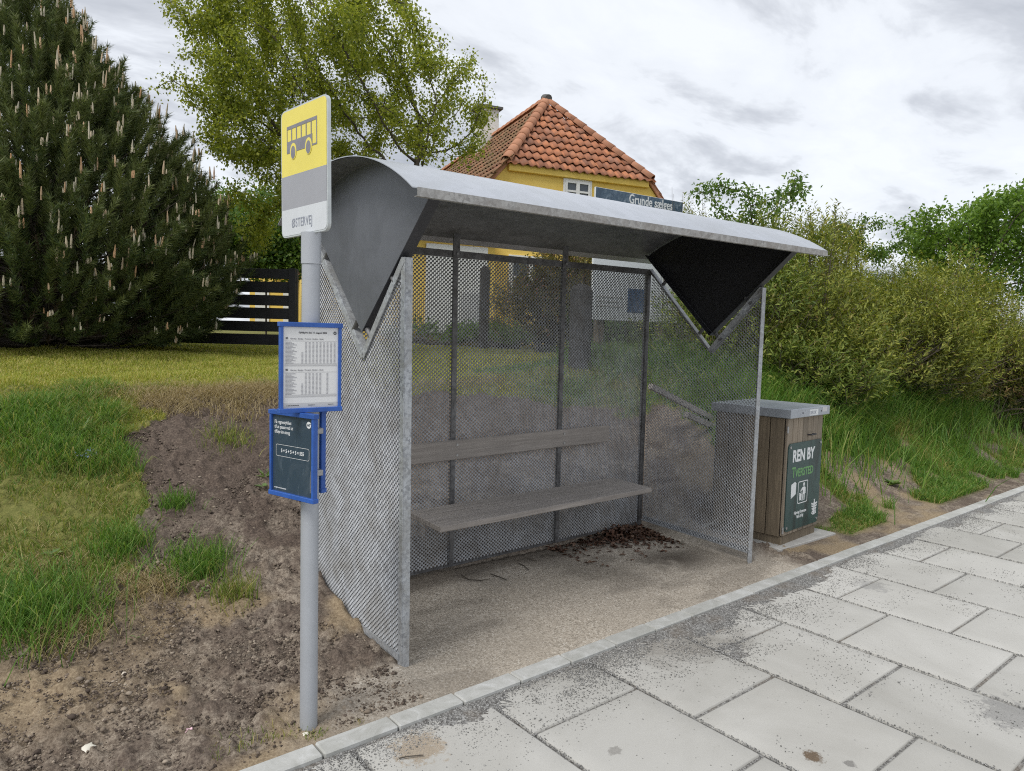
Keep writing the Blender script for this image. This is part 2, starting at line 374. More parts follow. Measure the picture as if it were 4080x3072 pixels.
# ------------------------------------------------------------------ object helpers
def tag(o, label=None, cat=None, group=None, kind=None):
    if label: o['label'] = label
    if cat: o['category'] = cat
    if group: o['group'] = group
    if kind: o['kind'] = kind
    return o
def link(name, me, mat, parent=None):
    if mat is not None and not me.materials: me.materials.append(mat)
    o = bpy.data.objects.new(name, me); COL.objects.link(o)
    if parent is not None: o.parent = parent
    return o
def empty(name, loc=(0, 0, 0), rot=(0, 0, 0)):
    o = bpy.data.objects.new(name, None); COL.objects.link(o)
    o.location = loc; o.rotation_euler = rot; o.empty_display_size = .1
    return o
class MB:
    def __init__(s): s.v = []; s.f = []; s.smooth = False
    def add(s, vs, fs):
        n = len(s.v); s.v += [tuple(map(float, q)) for q in vs]; s.f += [tuple(n+i for i in q) for q in fs]; return s
    def box(s, x0, x1, y0, y1, z0, z1):
        return s.add([(x0, y0, z0), (x1, y0, z0), (x1, y1, z0), (x0, y1, z0), (x0, y0, z1), (x1, y0, z1), (x1, y1, z1), (x0, y1, z1)],
              [(0, 3, 2, 1), (4, 5, 6, 7), (0, 1, 5, 4), (1, 2, 6, 5), (2, 3, 7, 6), (3, 0, 4, 7)])
    def bbox(s, x0, x1, y0, y1, z0, z1, b=.003):      # box with bevelled edges (chamfer)
        xs, ys, zs = (x0, x1), (y0, y1), (z0, z1)
        vs = []; idx = {}
        for i in (0, 1):
            for j in (0, 1):
                for k in (0, 1):
                    cx, cy, cz = xs[i], ys[j], zs[k]
                    dx = b*(1-2*i); dy = b*(1-2*j); dz = b*(1-2*k)
                    for a, q in enumerate(((cx, cy+dy, cz+dz), (cx+dx, cy, cz+dz), (cx+dx, cy+dy, cz))):
                        idx[(i, j, k, a)] = len(vs); vs.append(q)
        fs = []
        def g(*q): return idx[q]
        for i in (0, 1):
            f = [g(i, 0, 0, 0), g(i, 1, 0, 0), g(i, 1, 1, 0), g(i, 0, 1, 0)]; fs.append(f if i else f[::-1])
            f = [g(0, i, 0, 1), g(1, i, 0, 1), g(1, i, 1, 1), g(0, i, 1, 1)]; fs.append(f[::-1] if i else f)
            f = [g(0, 0, i, 2), g(1, 0, i, 2), g(1, 1, i, 2), g(0, 1, i, 2)]; fs.append(f if i else f[::-1])
        for i in (0, 1):
            for j in (0, 1):
                fs.append((g(i, j, 0, 0), g(i, j, 1, 0), g(i, j, 1, 1), g(i, j, 0, 1)))
                fs.append((g(i, 0, j, 0), g(i, 1, j, 0), g(i, 1, j, 2), g(i, 0, j, 2)))
                fs.append((g(0, i, j, 1), g(1, i, j, 1), g(1, i, j, 2), g(0, i, j, 2)))
        for i in (0, 1):
            for j in (0, 1):
                for k in (0, 1): fs.append((g(i, j, k, 0), g(i, j, k, 1), g(i, j, k, 2)))
        return s.add(vs, fs)
    def bar(s, a, b, w, h, up=(0, 0, 1)):              # rectangular bar from a to b; w sideways, h along up
        a = V(a, float); b = V(b, float); d = b-a; d /= np.linalg.norm(d); u = V(up, float)
        sd = np.cross(d, u); sd /= np.linalg.norm(sd); u = np.cross(sd, d)
        vs = []
        for p in (a, b):
            for i, j in ((-1, -1), (1, -1), (1, 1), (-1, 1)): vs.append(p+sd*w/2*i+u*h/2*j)
        return s.add(vs, [(0, 1, 2, 3), (7, 6, 5, 4), (0, 4, 5, 1), (1, 5, 6, 2), (2, 6, 7, 3), (3, 7, 4, 0)])
    def tube(s, pts, r, n=12, cap=True):
        pts = [V(p, float) for p in pts]; rs = r if hasattr(r, '__len__') else [r]*len(pts)
        base = len(s.v); ref = None
        for i, p in enumerate(pts):
            d = pts[min(i+1, len(pts)-1)]-pts[max(i-1, 0)]; d /= np.linalg.norm(d)
            if ref is None: ref = V((1, 0, 0)) if abs(d[0]) < .8 else V((0, 1, 0))
            a = np.cross(d, ref); a /= np.linalg.norm(a); b = np.cross(a, d); ref = b
            for k in range(n):
                t = 2*math.pi*k/n; s.v.append(tuple(p+rs[i]*(a*math.cos(t)+b*math.sin(t))))
        for i in range(len(pts)-1):
            for k in range(n):
                k2 = (k+1) % n; s.f.append((base+i*n+k, base+(i+1)*n+k, base+(i+1)*n+k2, base+i*n+k2))
        if cap:
            s.f.append(tuple(base+k for k in range(n))); s.f.append(tuple(base+(len(pts)-1)*n+k for k in range(n))[::-1])
        return s
    def prism(s, poly, fn, t0, t1):                    # 2-D polygon extruded between t0,t1; fn(a,b,t) -> xyz
        n = len(poly)
        vs = [fn(a, b, t0) for a, b in poly]+[fn(a, b, t1) for a, b in poly]
        fs = [tuple(range(n))[::-1], tuple(range(n, 2*n))]+[(i, (i+1) % n, n+(i+1) % n, n+i) for i in range(n)]
        return s.add(vs, fs)
    def mesh(s, name):
        me = bpy.data.meshes.new(name); me.from_pydata(s.v, [], s.f); me.update()
        if s.smooth:
            me.polygons.foreach_set('use_smooth', [True]*len(me.polygons))
        return me
    def build(s, name, mat, parent=None, smooth=False):
        s.smooth = smooth
        me = s.mesh(name)
        import bmesh
        bm = bmesh.new(); bm.from_mesh(me); bmesh.ops.recalc_face_normals(bm, faces=bm.faces); bm.to_mesh(me); bm.free()
        if smooth:
            try: me.set_sharp_from_angle(angle=math.radians(40))
            except Exception: pass
        return link(name, me, mat, parent)
def npmesh(name, verts, faces_list, attrs=None, smooth=False):
    """faces_list: list of int arrays (n,k)"""
    me = bpy.data.meshes.new(name)
    verts = np.ascontiguousarray(verts, dtype=np.float32)
    me.vertices.add(len(verts)); me.vertices.foreach_set('co', verts.ravel())
    loops = np.concatenate([f.ravel() for f in faces_list]).astype(np.int32)
    counts = np.concatenate([np.full(len(f), f.shape[1]) for f in faces_list]).astype(np.int32)
    starts = np.concatenate([[0], np.cumsum(counts)[:-1]]).astype(np.int32)
    me.loops.add(len(loops)); me.loops.foreach_set('vertex_index', loops)
    me.polygons.add(len(counts)); me.polygons.foreach_set('loop_start', starts); me.polygons.foreach_set('loop_total', counts)
    if smooth: me.polygons.foreach_set('use_smooth', np.ones(len(counts), bool))
    for k, a in (attrs or {}).items():
        at_ = me.attributes.new(k, 'FLOAT', 'POINT'); at_.data.foreach_set('value', np.asarray(a, np.float32))
    me.update(calc_edges=True); me.validate()
    return me
def text_obj(name, body, size, mat, parent, M4, align='LEFT', bold=0.0, sx=1.0, shear=0.0, depth=.0006, sp=1.0):
    cu = bpy.data.curves.new(name, 'FONT'); cu.body = body; cu.size = size; cu.align_x = align
    cu.offset = bold; cu.space_character = sp; cu.shear = shear; cu.extrude = depth; cu.resolution_u = 3
    tmp = bpy.data.objects.new('tmp_text', cu); COL.objects.link(tmp)
    dg = bpy.context.evaluated_depsgraph_get(); dg.update()
    me = bpy.data.meshes.new_from_object(tmp.evaluated_get(dg))
    bpy.data.objects.remove(tmp); bpy.data.curves.remove(cu)
    me.materials.clear()
    me.transform(M4 @ Matrix.Diagonal((sx, 1, 1, 1)))
    me.name = name
    return link(name, me, mat, parent)
def frameM(o, ex, ey, ez):
    return Matrix(((ex[0], ey[0], ez[0], o[0]), (ex[1], ey[1], ez[1], o[1]), (ex[2], ey[2], ez[2], o[2]), (0, 0, 0, 1)))
def rrect(w, h, r, n=5, x0=0, y0=0):
    pts = []
    for cx, cy, a0 in ((w-r, r, -90), (w-r, h-r, 0), (r, h-r, 90), (r, r, 180)):
        for i in range(n+1):
            a = math.radians(a0+90*i/n); pts.append((x0+cx+r*math.cos(a), y0+cy+r*math.sin(a)))
    return pts
def unit(a): return a/np.maximum(np.linalg.norm(a, axis=-1, keepdims=True), 1e-9)
def rdir(n): return unit(rng.normal(size=(n, 3)))
def leaves(pos, axis, nrm, ln, wd, fold=.15):
    """diamond leaves: pos base, axis dir, nrm approx normal"""
    n = len(pos); axis = unit(axis); sd = unit(np.cross(axis, nrm)); nn = np.cross(sd, axis)
    ln = np.broadcast_to(ln, (n,))[:, None]; wd = np.broadcast_to(wd, (n,))[:, None]
    b = pos; tip = pos+axis*ln - nn*ln*.12; m = pos+axis*ln*.45
    l = m+sd*wd*.5+nn*wd*fold; r = m-sd*wd*.5+nn*wd*fold
    vs = np.stack([b, r, tip, l], 1).reshape(-1, 3)
    i = np.arange(n)[:, None]*4
    return vs, np.concatenate([i+V([[0, 1, 2]]), i+V([[0, 2, 3]])], 0)
def frusta(a, b, ra, rb, k=5):
    """many tapered limbs a->b, vectorised"""
    n = len(a); d = unit(b-a); ref = np.where(np.abs(d[:, 2:3]) < .9, V([[0, 0, 1.]]), V([[1., 0, 0]]))
    u = unit(np.cross(d, ref)); w = np.cross(d, u)
    th = np.arange(k)*2*math.pi/k
    ring = u[:, None, :]*np.cos(th)[None, :, None]+w[:, None, :]*np.sin(th)[None, :, None]
    va = a[:, None, :]+ring*ra[:, None, None]; vb = b[:, None, :]+ring*rb[:, None, None]
    vs = np.concatenate([va, vb], 1).reshape(-1, 3)
    q = V([[j, (j+1) % k, k+(j+1) % k, k+j] for j in range(k)])
    f = (np.arange(n)[:, None, None]*2*k+q[None]).reshape(-1, 4)
    return vs, f
def merge(parts):
    vs = []; fs = {}; o = 0
    for v, f in parts:
        vs.append(v); fs.setdefault(f.shape[1], []).append(f+o); o += len(v)
    return np.concatenate(vs), [np.concatenate(x) for x in fs.values()]
def in_poly(x, y, poly):
    x = np.asarray(x); y = np.asarray(y); c = np.zeros(x.shape, bool); n = len(poly)
    for i in range(n):
        x0, y0 = poly[i]; x1, y1 = poly[(i+1) % n]
        if y0 == y1: continue
        m = ((y0 > y) != (y1 > y)) & (x < (x1-x0)*(y-y0)/(y1-y0)+x0); c ^= m
    return c

# ================================================================== GROUND
def build_ground():
    ss = np.concatenate([-np.geomspace(200, 4.4, 26), np.arange(-4.2, -2.4, .05), np.arange(-2.4, 3.3, .016), np.arange(3.3, 9, .045), np.arange(9, 18, .25), np.geomspace(18, 220, 22)])
    tt = np.concatenate([-np.geomspace(200, .5, 14), [-.2, -.12, -.07, -.03, -.006], np.arange(.002, 4.2, .016), np.arange(4.2, 9, .1), np.arange(9, 18, .5), np.geomspace(18, 300, 20)])
    S, T = np.meshgrid(ss, tt); o = T+KOFF
    X = CK*S-SK*o; Y = SK*S+CK*o
    Z = ground(X, Y)
    # masks
    wob = (fbm(X*3, Y*3, 4, 3)-.5)
    pad = sstep(-.02, .05, X+wob*.02)*(1-sstep(2.85, 3.15, X+wob*.25))*(1-sstep(1.02, 1.07, Y))
    pad = np.maximum(pad, sstep(-.5, .06, X+wob*.55+.35*np.clip(-Y-.05, -.2, .4))*(1-sstep(2.9, 3.1, X))*(1-sstep(-.02, .1, Y+wob*.1)))
    sx = S+wob*.25; sy = T+wob*.25
    gl = grass_mask(X, Y)
    fine = (1-sstep(3.2, 3.6, X))*sstep(-3.2, -2.6, X)*(1-sstep(4.0, 4.2, T))*sstep(.0, .12, T)
    near = sstep(.0, .08, T)*(1-sstep(10, 14, X))*(1-sstep(8, 10, T))*sstep(-5, -4, X)
    rough = fine*(1-pad*.93)
    lump = fbm(X*9, Y*9, 3, 11)
    clod = np.clip(fbm(X*22, Y*22, 3, 5)-.5, 0, 1)
    peb = np.clip(vnoise(X*48, Y*48, 21)-.62, 0, 1)
    Z = Z + rough*((lump-.5)*.04 + clod*.11 + peb*.028 + (vnoise(X*75, Y*75, 29)-.5)*.008)
    Z = Z + near*(fbm(X*1.3, Y*1.3, 3, 31)-.5)*.10*sstep(.3, 1.2, T)*(1-pad)
    Z = Z - rough*.004 + pad*fine*(vnoise(X*60, Y*60, 9)-.5)*.003
    # the broken turf lip above the bank
    dark = np.clip(sstep(1.2, 2.4, T+wob*1.2)*.95 + sstep(.52, .66, lump)*.8, 0, 1)*(1-pad)
    dark = np.maximum(dark*.95, sstep(.5, .62, fbm(X*14, Y*14, 3, 77))*.55*(1-pad))
    sand = sstep(.58, .72, fbm(X*2.2+3, Y*2.2, 4, 41))*(1-sstep(1.1, 1.7, T))*.9
    px_, py_ = hit(1905, 930)[:2]
    sand = np.maximum(sand, np.exp(-(((X-px_)/.55)**2+((Y-py_)/.35)**2))*1.2*sstep(.35, .6, fbm(X*5, Y*5, 3, 43)))
    px_, py_ = hit(60, 1500)[:2]
    sand = np.maximum(sand, np.exp(-(((X-px_)/.45)**2+((Y-py_)/.3)**2))*.9)
    sand = np.clip(sand, 0, 1)*(1-pad)
    floor_dark = pad*sstep(.62, .98, Y+wob*.35)*.65  # pad colour darkens towards the back wall, then in patches further forward
    floor_dark = np.maximum(floor_dark, pad*np.exp(-(((X-2.35)/.35)**2+((Y-.35)/.22)**2))*sstep(.3, .6, fbm(X*6, Y*6, 3, 51))*.8)
    floor_dark = np.maximum(floor_dark, pad*sstep(.55, .7, fbm(X*1.7+8, Y*4, 4, 52))*.28)
    n0, n1 = len(tt), len(ss)
    idx = np.arange(n0*n1).reshape(n0, n1)
    f = np.stack([idx[:-1, :-1], idx[:-1, 1:], idx[1:, 1:], idx[1:, :-1]], -1).reshape(-1, 4)
    Z = np.where(T < -.02, np.minimum(Z, -.14), Z)
    me = npmesh('ground', np.stack([X, Y, Z], -1).reshape(-1, 3), [f], dict(pad=pad.ravel(), dark=dark.ravel(), sand=sand.ravel(), floor_dark=floor_dark.ravel(), grass=gl.ravel()), True)
    o = link('ground', me, MT['terrain']); tag(o, kind='structure')
    return o
# soil patch outline, read off the photograph and laid on the bank
_sp = [(345, 846), (500, 838), (620, 836)]
SOIL = [hit(*q)[:2] for q in _sp] + [(from_st(.6, 3.35)), from_st(2.0, 3.3), from_st(3.0, 3.0), from_st(3.6, 2.2), from_st(4.2, 1.0), from_st(4.6, .55), from_st(12, .5), from_st(14, -.4), from_st(-4, -.4), from_st(-4, 1.05)] + \
       [hit(*q)[:2] for q in [(0, 1405), (60, 1392), (150, 1335), (185, 1275), (240, 1232), (300, 1195), (300, 1130), (297, 1060), (285, 1005), (292, 950), (335, 905), (300, 880)]]
def grass_mask(X, Y):
    w = .17
    dx = (fbm(X*4, Y*4, 3, 61)-.5)*2*w+(vnoise(X*20, Y*20, 63)-.5)*.06; dy = (fbm(X*4, Y*4, 3, 62)-.5)*2*w+(vnoise(X*20, Y*20, 64)-.5)*.06
    g = 1.0-in_poly(X+dx, Y+dy, SOIL)
    T = to_t(X, Y)
    # grassy patches on the bank beyond the bin
    r = sstep(3.5, 4.0, X)*(sstep(.40, .48, fbm(X*1.6, Y*1.6+5, 3, 66)+.16*np.clip(T-.75, -.6, 1.5))).astype(float)*sstep(.1, .22, T)
    r = r*sstep(.0, .05, T)
    g = np.where(X > 3.3, np.maximum(g*sstep(1.2, 1.9, T), r), g)
    g = np.where((X > 2.5) & (X < 4.15+dx*2) & (T < 3.3-(X-2.5)*.8+dy*1.5), 0, g)
    g = np.where((X > 3.98) & (X < 4.6), np.maximum(g, r*(T < 1.5)), g)
    inb = (X > 3.15) & (X < 3.98) & (Y > 0) & (Y < .82)
    return np.where(inb | (T < .01), 0, g)
build_ground()

def build_pavement():
    vs = []; fs = []; dust = []
    s0, pit = .783, .6195; n = 9
    # parameter rows: skirt, edge, inset, interior
    def prm(a, b):
        return np.concatenate([[a, a, a+.007], np.linspace(a, b, 8)[1:-1], [b-.007, b, b]])
    zz = np.concatenate([[-.075, -.0225, -.02], np.full(6, -.02), [-.02, -.0225, -.075]])
    m = 12; off = 0
    iq = np.arange(m*m).reshape(m, m)
    q0 = np.stack([iq[:-1, :-1], iq[:-1, 1:], iq[1:, 1:], iq[1:, :-1]], -1).reshape(-1, 4)
    for k in range(-10, 24):
        sa = s0+pit*k; base = -1.047 if k % 2 == 0 else -.738
        edges = [-.418]+[base-.628*j for j in range(0, 12)]
        edges = [e for e in edges if e <= -.418]
        for j in range(len(edges)-1):
            a1, a0 = edges[j], edges[j+1]
            g = .0075+rng.random()*.003
            A = prm(sa+g, sa+pit-g); B = prm(a0+g, a1-(g if j else 0))
            SS, OO = np.meshgrid(A, B); ZZ = np.minimum(zz[None, :], zz[:, None])
            tilt = rng.normal(0, .0012, 3); 
            ZZ = ZZ+tilt[0]+tilt[1]*(SS-sa)+tilt[2]*(OO-a0)
            X = CK*SS-SK*OO; Y = SK*SS+CK*OO
            vs.append(np.stack([X, Y, ZZ], -1).reshape(-1, 3)); fs.append(q0+off); off += m*m
            d = -.406-OO
            du = .52*np.exp(-d/.16)*(.45+.55*np.exp(-((SS-1.2)/1.3)**2)) + .38*np.exp(-((SS-1.35)/.5)**2-((OO+.68)/.22)**2) + .16*np.exp(-((SS-2.6)/.7)**2-((OO+1.5)/.35)**2)+.22*np.exp(-((SS-2.55)/.3)**2-((OO+1.9)/.25)**2)
            dust.append(du.ravel())
    me = npmesh('pavement', np.concatenate(vs), [np.concatenate(fs)], dict(dust=np.concatenate(dust)))
    tag(link('pavement', me, MT['slab']), kind='structure')
    mb = MB(); p = [from_st(-60, -.085), from_st(80, -.085), from_st(80, -40), from_st(-60, -40)]
    mb.add([(q[0], q[1], -.031) for q in p], [(3, 2, 1, 0)])
    tag(mb.build('gravel_bed', MT['gravel']), kind='structure')
    # kerb stones
    mb = MB(); kl, kw = .3142, .0912; st = to_s(-.5552, -.3304)
    for i in range(-12, 42):
        a = st+kl*i+.003; b = st+kl*(i+1)-.003; dz = rng.normal(0, .0012); dt = rng.normal(0, .0012)
        n0 = len(mb.v); mb.bbox(a, b, KOFF-kw+dt, KOFF+dt, -.12, .0+dz, .006)
        for j in range(n0, len(mb.v)):
            s, o_, z = mb.v[j]; mb.v[j] = (CK*s-SK*o_, SK*s+CK*o_, z)
    tag(mb.build('kerb', MT['kerb']), kind='structure')
    # drift of gravel lying over the slab edges along the kerb
    S_, D_ = np.meshgrid(np.arange(-2.2, 10, .012), np.arange(0, 1.15, .012))
    O_ = -.4075-D_; n_ = fbm(S_*2.6, O_*4.2, 5, 85)
    wd_ = .075+.17*np.exp(-((S_-1.15)/.75)**2)+.05*np.exp(-((S_-.1)/.7)**2)+.04*np.exp(-((S_-2.6)/.6)**2)
    mask = 1.0-D_/wd_+(n_-.5)*3.0
    mask = np.maximum(mask, .55-((S_-1.30)/.42)**2-((O_+.74)/.13)**2+(n_-.5)*4.5)
    mask = np.maximum(mask, .1-((S_-.75)/.3)**2-((O_+.70)/.08)**2+(n_-.5)*4.5)
    H_ = -.0225+np.clip(mask, -1, .9)*.009+(vnoise(S_*90, O_*90, 86)-.5)*.006
    H_ = np.where(D_ < .02, np.maximum(H_, -.019), H_)
    i_ = np.arange(S_.size).reshape(S_.shape); f_ = np.stack([i_[:-1, :-1], i_[1:, :-1], i_[1:, 1:], i_[:-1, 1:]], -1).reshape(-1, 4)
    hz = H_.ravel(); f_ = f_[(hz[f_] > -.026).any(1)]
    me = npmesh('gravel_drift', np.stack([CK*S_-SK*O_, SK*S_+CK*O_, H_], -1).reshape(-1, 3), [f_])
    tag(link('gravel_drift', me, MT['gravel']), 'drift of grey gravel lying between the kerb and the slabs', 'gravel', kind='stuff')
    # loose chippings along the kerb and in the joints
    N = 90000
    s = rng.uniform(-1.2, 9, N); d = rng.exponential(.11, N)
    o_ = -.408-d
    den = (.25+.75*np.exp(-((s-1.2)/1.25)**2))*np.exp(-np.maximum(d-.3, 0)/.15)
    den = den*(.15+1.2*sstep(.42, .62, fbm(s*4, o_*6, 4, 81)))
    keep = rng.random(N) < den; s, o_ = s[keep], o_[keep]
    N2 = 20000
    s2 = np.concatenate([s, rng.normal(1.35, .42, 5200), rng.uniform(-1, 6, N2), rng.normal(2.55, .22, 1500)])
    o2 = np.concatenate([o_, rng.normal(-.68, .14, 5200), rng.uniform(-2.4, -.5, N2), rng.normal(-1.9, .2, 1500)])
    k = fbm(s2*3.2, o2*5, 4, 82); kk = np.ones(len(s2), bool); kk[len(s):] = (k[len(s):]+rng.normal(0, .035, len(s2)-len(s))) > .575
    s2, o2 = s2[kk], o2[kk]; ok = o2 < -.408; s2, o2 = s2[ok], o2[ok]
    # in joints
    kj = rng.integers(-3, 12, 16000); sj = .783+.6195*kj+rng.normal(0, .006, 16000); oj = rng.uniform(-2.6, -.42, 16000)
    s2 = np.concatenate([s2, sj]); o2 = np.concatenate([o2, oj])
    n = len(s2); X = CK*s2-SK*o2; Y = SK*s2+CK*o2
    rad = rng.uniform(.0014, .0038, n)*np.where(rng.random(n) < .04, 1.6, 1)
    oc = V([[1, 0, 0], [0, 1, 0], [-1, 0, 0], [0, -1, 0], [0, 0, .8], [0, 0, -.8]], float)
    vv = oc[None]*rad[:, None, None]*rng.uniform(.6, 1.25, (n, 6, 1))
    an = rng.uniform(0, 6.28, n); c_, s_ = np.cos(an)[:, None], np.sin(an)[:, None]
    vx = vv[..., 0]*c_-vv[..., 1]*s_; vy = vv[..., 0]*s_+vv[..., 1]*c_
    vv = np.stack([vx+X[:, None], vy+Y[:, None], vv[..., 2]-.0195+rad[:, None]*.4], -1).reshape(-1, 3)
    fo = V([[0, 1, 4], [1, 2, 4], [2, 3, 4], [3, 0, 4], [1, 0, 5], [2, 1, 5], [3, 2, 5], [0, 3, 5]])
    me = npmesh('gravel_chippings', vv, [(np.arange(n)[:, None, None]*6+fo[None]).reshape(-1, 3)])
    tag(link('gravel_chippings', me, MT['chip']), 'grey loose chippings spilled over the slabs along the kerb', 'gravel', kind='stuff')
build_pavement()

def scatter_rocks(name, X, Y, rad, mat, sink=.3):
    n = len(X)
    t = (1+5**.5)/2
    ic = V([(-1, t, 0), (1, t, 0), (-1, -t, 0), (1, -t, 0), (0, -1, t), (0, 1, t), (0, -1, -t), (0, 1, -t), (t, 0, -1), (t, 0, 1), (-t, 0, -1), (-t, 0, 1)], float); ic /= np.linalg.norm(ic[0])
    fi = V([(0, 11, 5), (0, 5, 1), (0, 1, 7), (0, 7, 10), (0, 10, 11), (1, 5, 9), (5, 11, 4), (11, 10, 2), (10, 7, 6), (7, 1, 8), (3, 9, 4), (3, 4, 2), (3, 2, 6), (3, 6, 8), (3, 8, 9), (4, 9, 5), (2, 4, 11), (6, 2, 10), (8, 6, 7), (9, 8, 1)])
    vv = ic[None]*rad[:, None, None]*rng.uniform(.65, 1.25, (n, 12, 1))*V([1, 1, .7])*rng.uniform(.7, 1.2, (n, 1, 3))
    Z = ground(X, Y)+rad*(.7-sink)
    vv = vv+np.stack([X, Y, Z], -1)[:, None, :]
    me = npmesh(name, vv.reshape(-1, 3), [(np.arange(n)[:, None, None]*12+fi[None]).reshape(-1, 3)])
    return link(name, me, mat)
def soil_clods():
    N = 150000
    X = rng.uniform(-3.2, .6, N); Y = rng.uniform(-.4, 3.9, N)
    T = to_t(X, Y)
    ok = (grass_mask(X, Y) < .5) & (T > .03) & ~((X > -.05) & (Y < 1.1)) & (rng.random(N) < .28+.9*sstep(.42, .58, fbm(X*5, Y*5, 3, 91)))
    X, Y = X[ok], Y[ok]
    rad = rng.lognormal(math.log(.0034), .48, len(X)).clip(.0018, .015)
    o = scatter_rocks('soil_clods', X, Y, rad, MT['clod'])
    tag(o, 'dark crumbled soil clods lying over the bare bank beside the shelter', 'soil', kind='stuff')
soil_clods()

# ================================================================== GRASS
def blades(name, X, Y, h, w, lean, mat, label, zoff=-.01, par=None):
    n = len(X); Z = ground(X, Y)+zoff+(fbm(X*1.3, Y*1.3, 3, 31)-.5)*.10*sstep(.3, 1.2, to_t(X, Y))*((X < 0) | (X > 3.2) | (Y > 1.15))
    az = rng.uniform(0, 2*math.pi, n); d = np.stack([np.cos(az), np.sin(az)], -1)
    az2 = rng.uniform(0, 2*math.pi, n); sd = np.stack([np.cos(az2), np.sin(az2)], -1)
    h = h*np.ones(n); le = lean*rng.uniform(.15, 1.25, n)*h; w = w*np.ones(n)*rng.uniform(.7, 1.3, n)
    def lev(f, hz, wf):
        cx = X+d[:, 0]*le*f; cy = Y+d[:, 1]*le*f; cz = Z+hz*h
        return (np.stack([cx-sd[:, 0]*w*wf/2, cy-sd[:, 1]*w*wf/2, cz], -1), np.stack([cx+sd[:, 0]*w*wf/2, cy+sd[:, 1]*w*wf/2, cz], -1))
    a, b = lev(0, 0, 1); c, e = lev(.3, .55, .85); g, _ = lev(.72, .9, .5); g2 = _
    tip = np.stack([X+d[:, 0]*le*1.15, Y+d[:, 1]*le*1.15, Z+h*(1-.35*np.minimum(le/h, 1.4))], -1)
    vs = np.stack([a, b, c, e, g, g2, tip], 1).reshape(-1, 3)
    i = np.arange(n)[:, None]*7
    me = npmesh(name, vs, [np.concatenate([i+V([[0, 1, 3, 2]]), i+V([[2, 3, 5, 4]])]), i+V([[4, 5, 6]])])
    return tag(link(name, me, mat, par), label, 'grass', kind='stuff')
def grass():
    # mown lawn on top of the bank
    N = 330000
    s = rng.uniform(-6, 5.5, N); t = 2.8+9*rng.random(N)**1.7
    X, Y = from_st(s, t); ok = (grass_mask(X, Y) > .5) & (t > 2.3) & ((X < 3.4) | (t > 3.2)); X, Y = X[ok], Y[ok]
    tt_ = to_t(X, Y)
    h = .035+.02*rng.random(len(X))+.03*sstep(.5, .7, fbm(X*1.5, Y*1.5, 3, 5))
    blades('lawn_grass', X, Y, h, .0045+.0008*np.maximum(tt_-3, 0), .8, MT['lawn'], 'short mown yellow-green lawn grass on top of the bank')
    # longer grass down the left slope
    N = 120000
    s = rng.uniform(-4.0, .9, N); t = rng.uniform(.5, 3.6, N); X, Y = from_st(s, t); ok = (grass_mask(X, Y) > .5) & (X < .6)
    X, Y = X[ok], Y[ok]; k = fbm(X*2.2, Y*2.2, 3, 7); kz = rng.random(len(X)) < sstep(.22, .6, k+.12)
    X, Y, k = X[kz], Y[kz], k[kz]
    h = .035+.03*rng.random(len(X))+.10*sstep(.48, .75, k)
    lush = (k+rng.normal(0, .13, len(k))) > .60
    blades('slope_grass', X[~lush], Y[~lush], h[~lush], .0042, 1.0, MT['mix_grass'], 'patchy mixed green and dry grass running down the left bank')
    blades('lush_grass', X[lush], Y[lush], h[lush]*1.05, .0045, .85, MT['green_grass'], 'long lush green grass clumps on the left bank')
    # bleached straw along the broken turf edge
    xs = []; 
    for q in [(350, 850, .10), (385, 880, .10), (330, 870, .1), (430, 858, .12), (480, 850, .10), (540, 845, .12), (590, 848, .1), (300, 1265, .09), (330, 1270, .08), (120, 1240, .12), (160, 1360, .10), (500, 865, .1), (600, 865, .1), (120, 1370, .1)]:
        p = hit(q[0], q[1]); m_ = 420; xs.append(np.stack([rng.normal(p[0], q[2]*1.2, m_), rng.normal(p[1], q[2]*.8, m_)], -1))
    xs.append(np.stack(from_st(rng.uniform(-.9, 3, 2600), rng.normal(3.42, .07, 2600)), -1))
    P = np.concatenate(xs)
    blades('dry_straw', P[:, 0], P[:, 1], .05+.05*rng.random(len(P)), .0035, 1.7, MT['straw'], 'bleached straw hanging over the broken turf edge')
    # bank on the right
    N = 260000
    s = rng.uniform(2.6, 15, N)**1.0; t = .1+4.1*rng.random(N)**1.2; X, Y = from_st(s, t); ok = (grass_mask(X, Y) > .5) & (X > 3.0); X, Y = X[ok], Y[ok]; t = to_t(X, Y)
    k = fbm(X*1.8, Y*1.8, 3, 8)
    h = np.where(t < 1.1, .05+.05*rng.random(len(X)), .10+.16*rng.random(len(X)))*(.5+1.0*k)*(.35+.65*sstep(4.0, 4.8, X))
    lush = k+rng.normal(0, .12, len(k)) > .38
    blades('bank_grass', X[lush], Y[lush], h[lush]*1.25, .0062, .9, MT['green_grass'], 'long green grass covering the bank behind the bin')
    blades('dry_bank_grass', X[~lush], Y[~lush], h[~lush], .006, 1.1, MT['mix_grass'], 'paler dry grass mixed into the right bank')
    # shaggy grass at the hedge foot
    N = 60000
    s = rng.uniform(4.5, 14, N); t = rng.normal(2.0, .5, N); X, Y = from_st(s, t)
    kz = fbm(X*1.2, Y*1.2, 2, 9) > .36; X, Y = X[kz], Y[kz]
    blades('hedge_foot_grass', X, Y, .25+.28*rng.random(len(X)), .008, .75, MT['green_grass'], 'tall shaggy grass along the foot of the hedge')
    # thin sprouts next to the kerb
    N = 1500; s = rng.uniform(-2.2, -.3, N); t = np.abs(rng.normal(0, .09, N))+.01; X, Y = from_st(s, t)
    kz = fbm(X*6, Y*6, 2, 19) > .52
    blades('kerb_sprouts', X[kz], Y[kz], .025+.02*rng.random(kz.sum()), .0028, .8, MT['mix_grass'], 'thin sprouts of grass along the kerb edge')
grass()
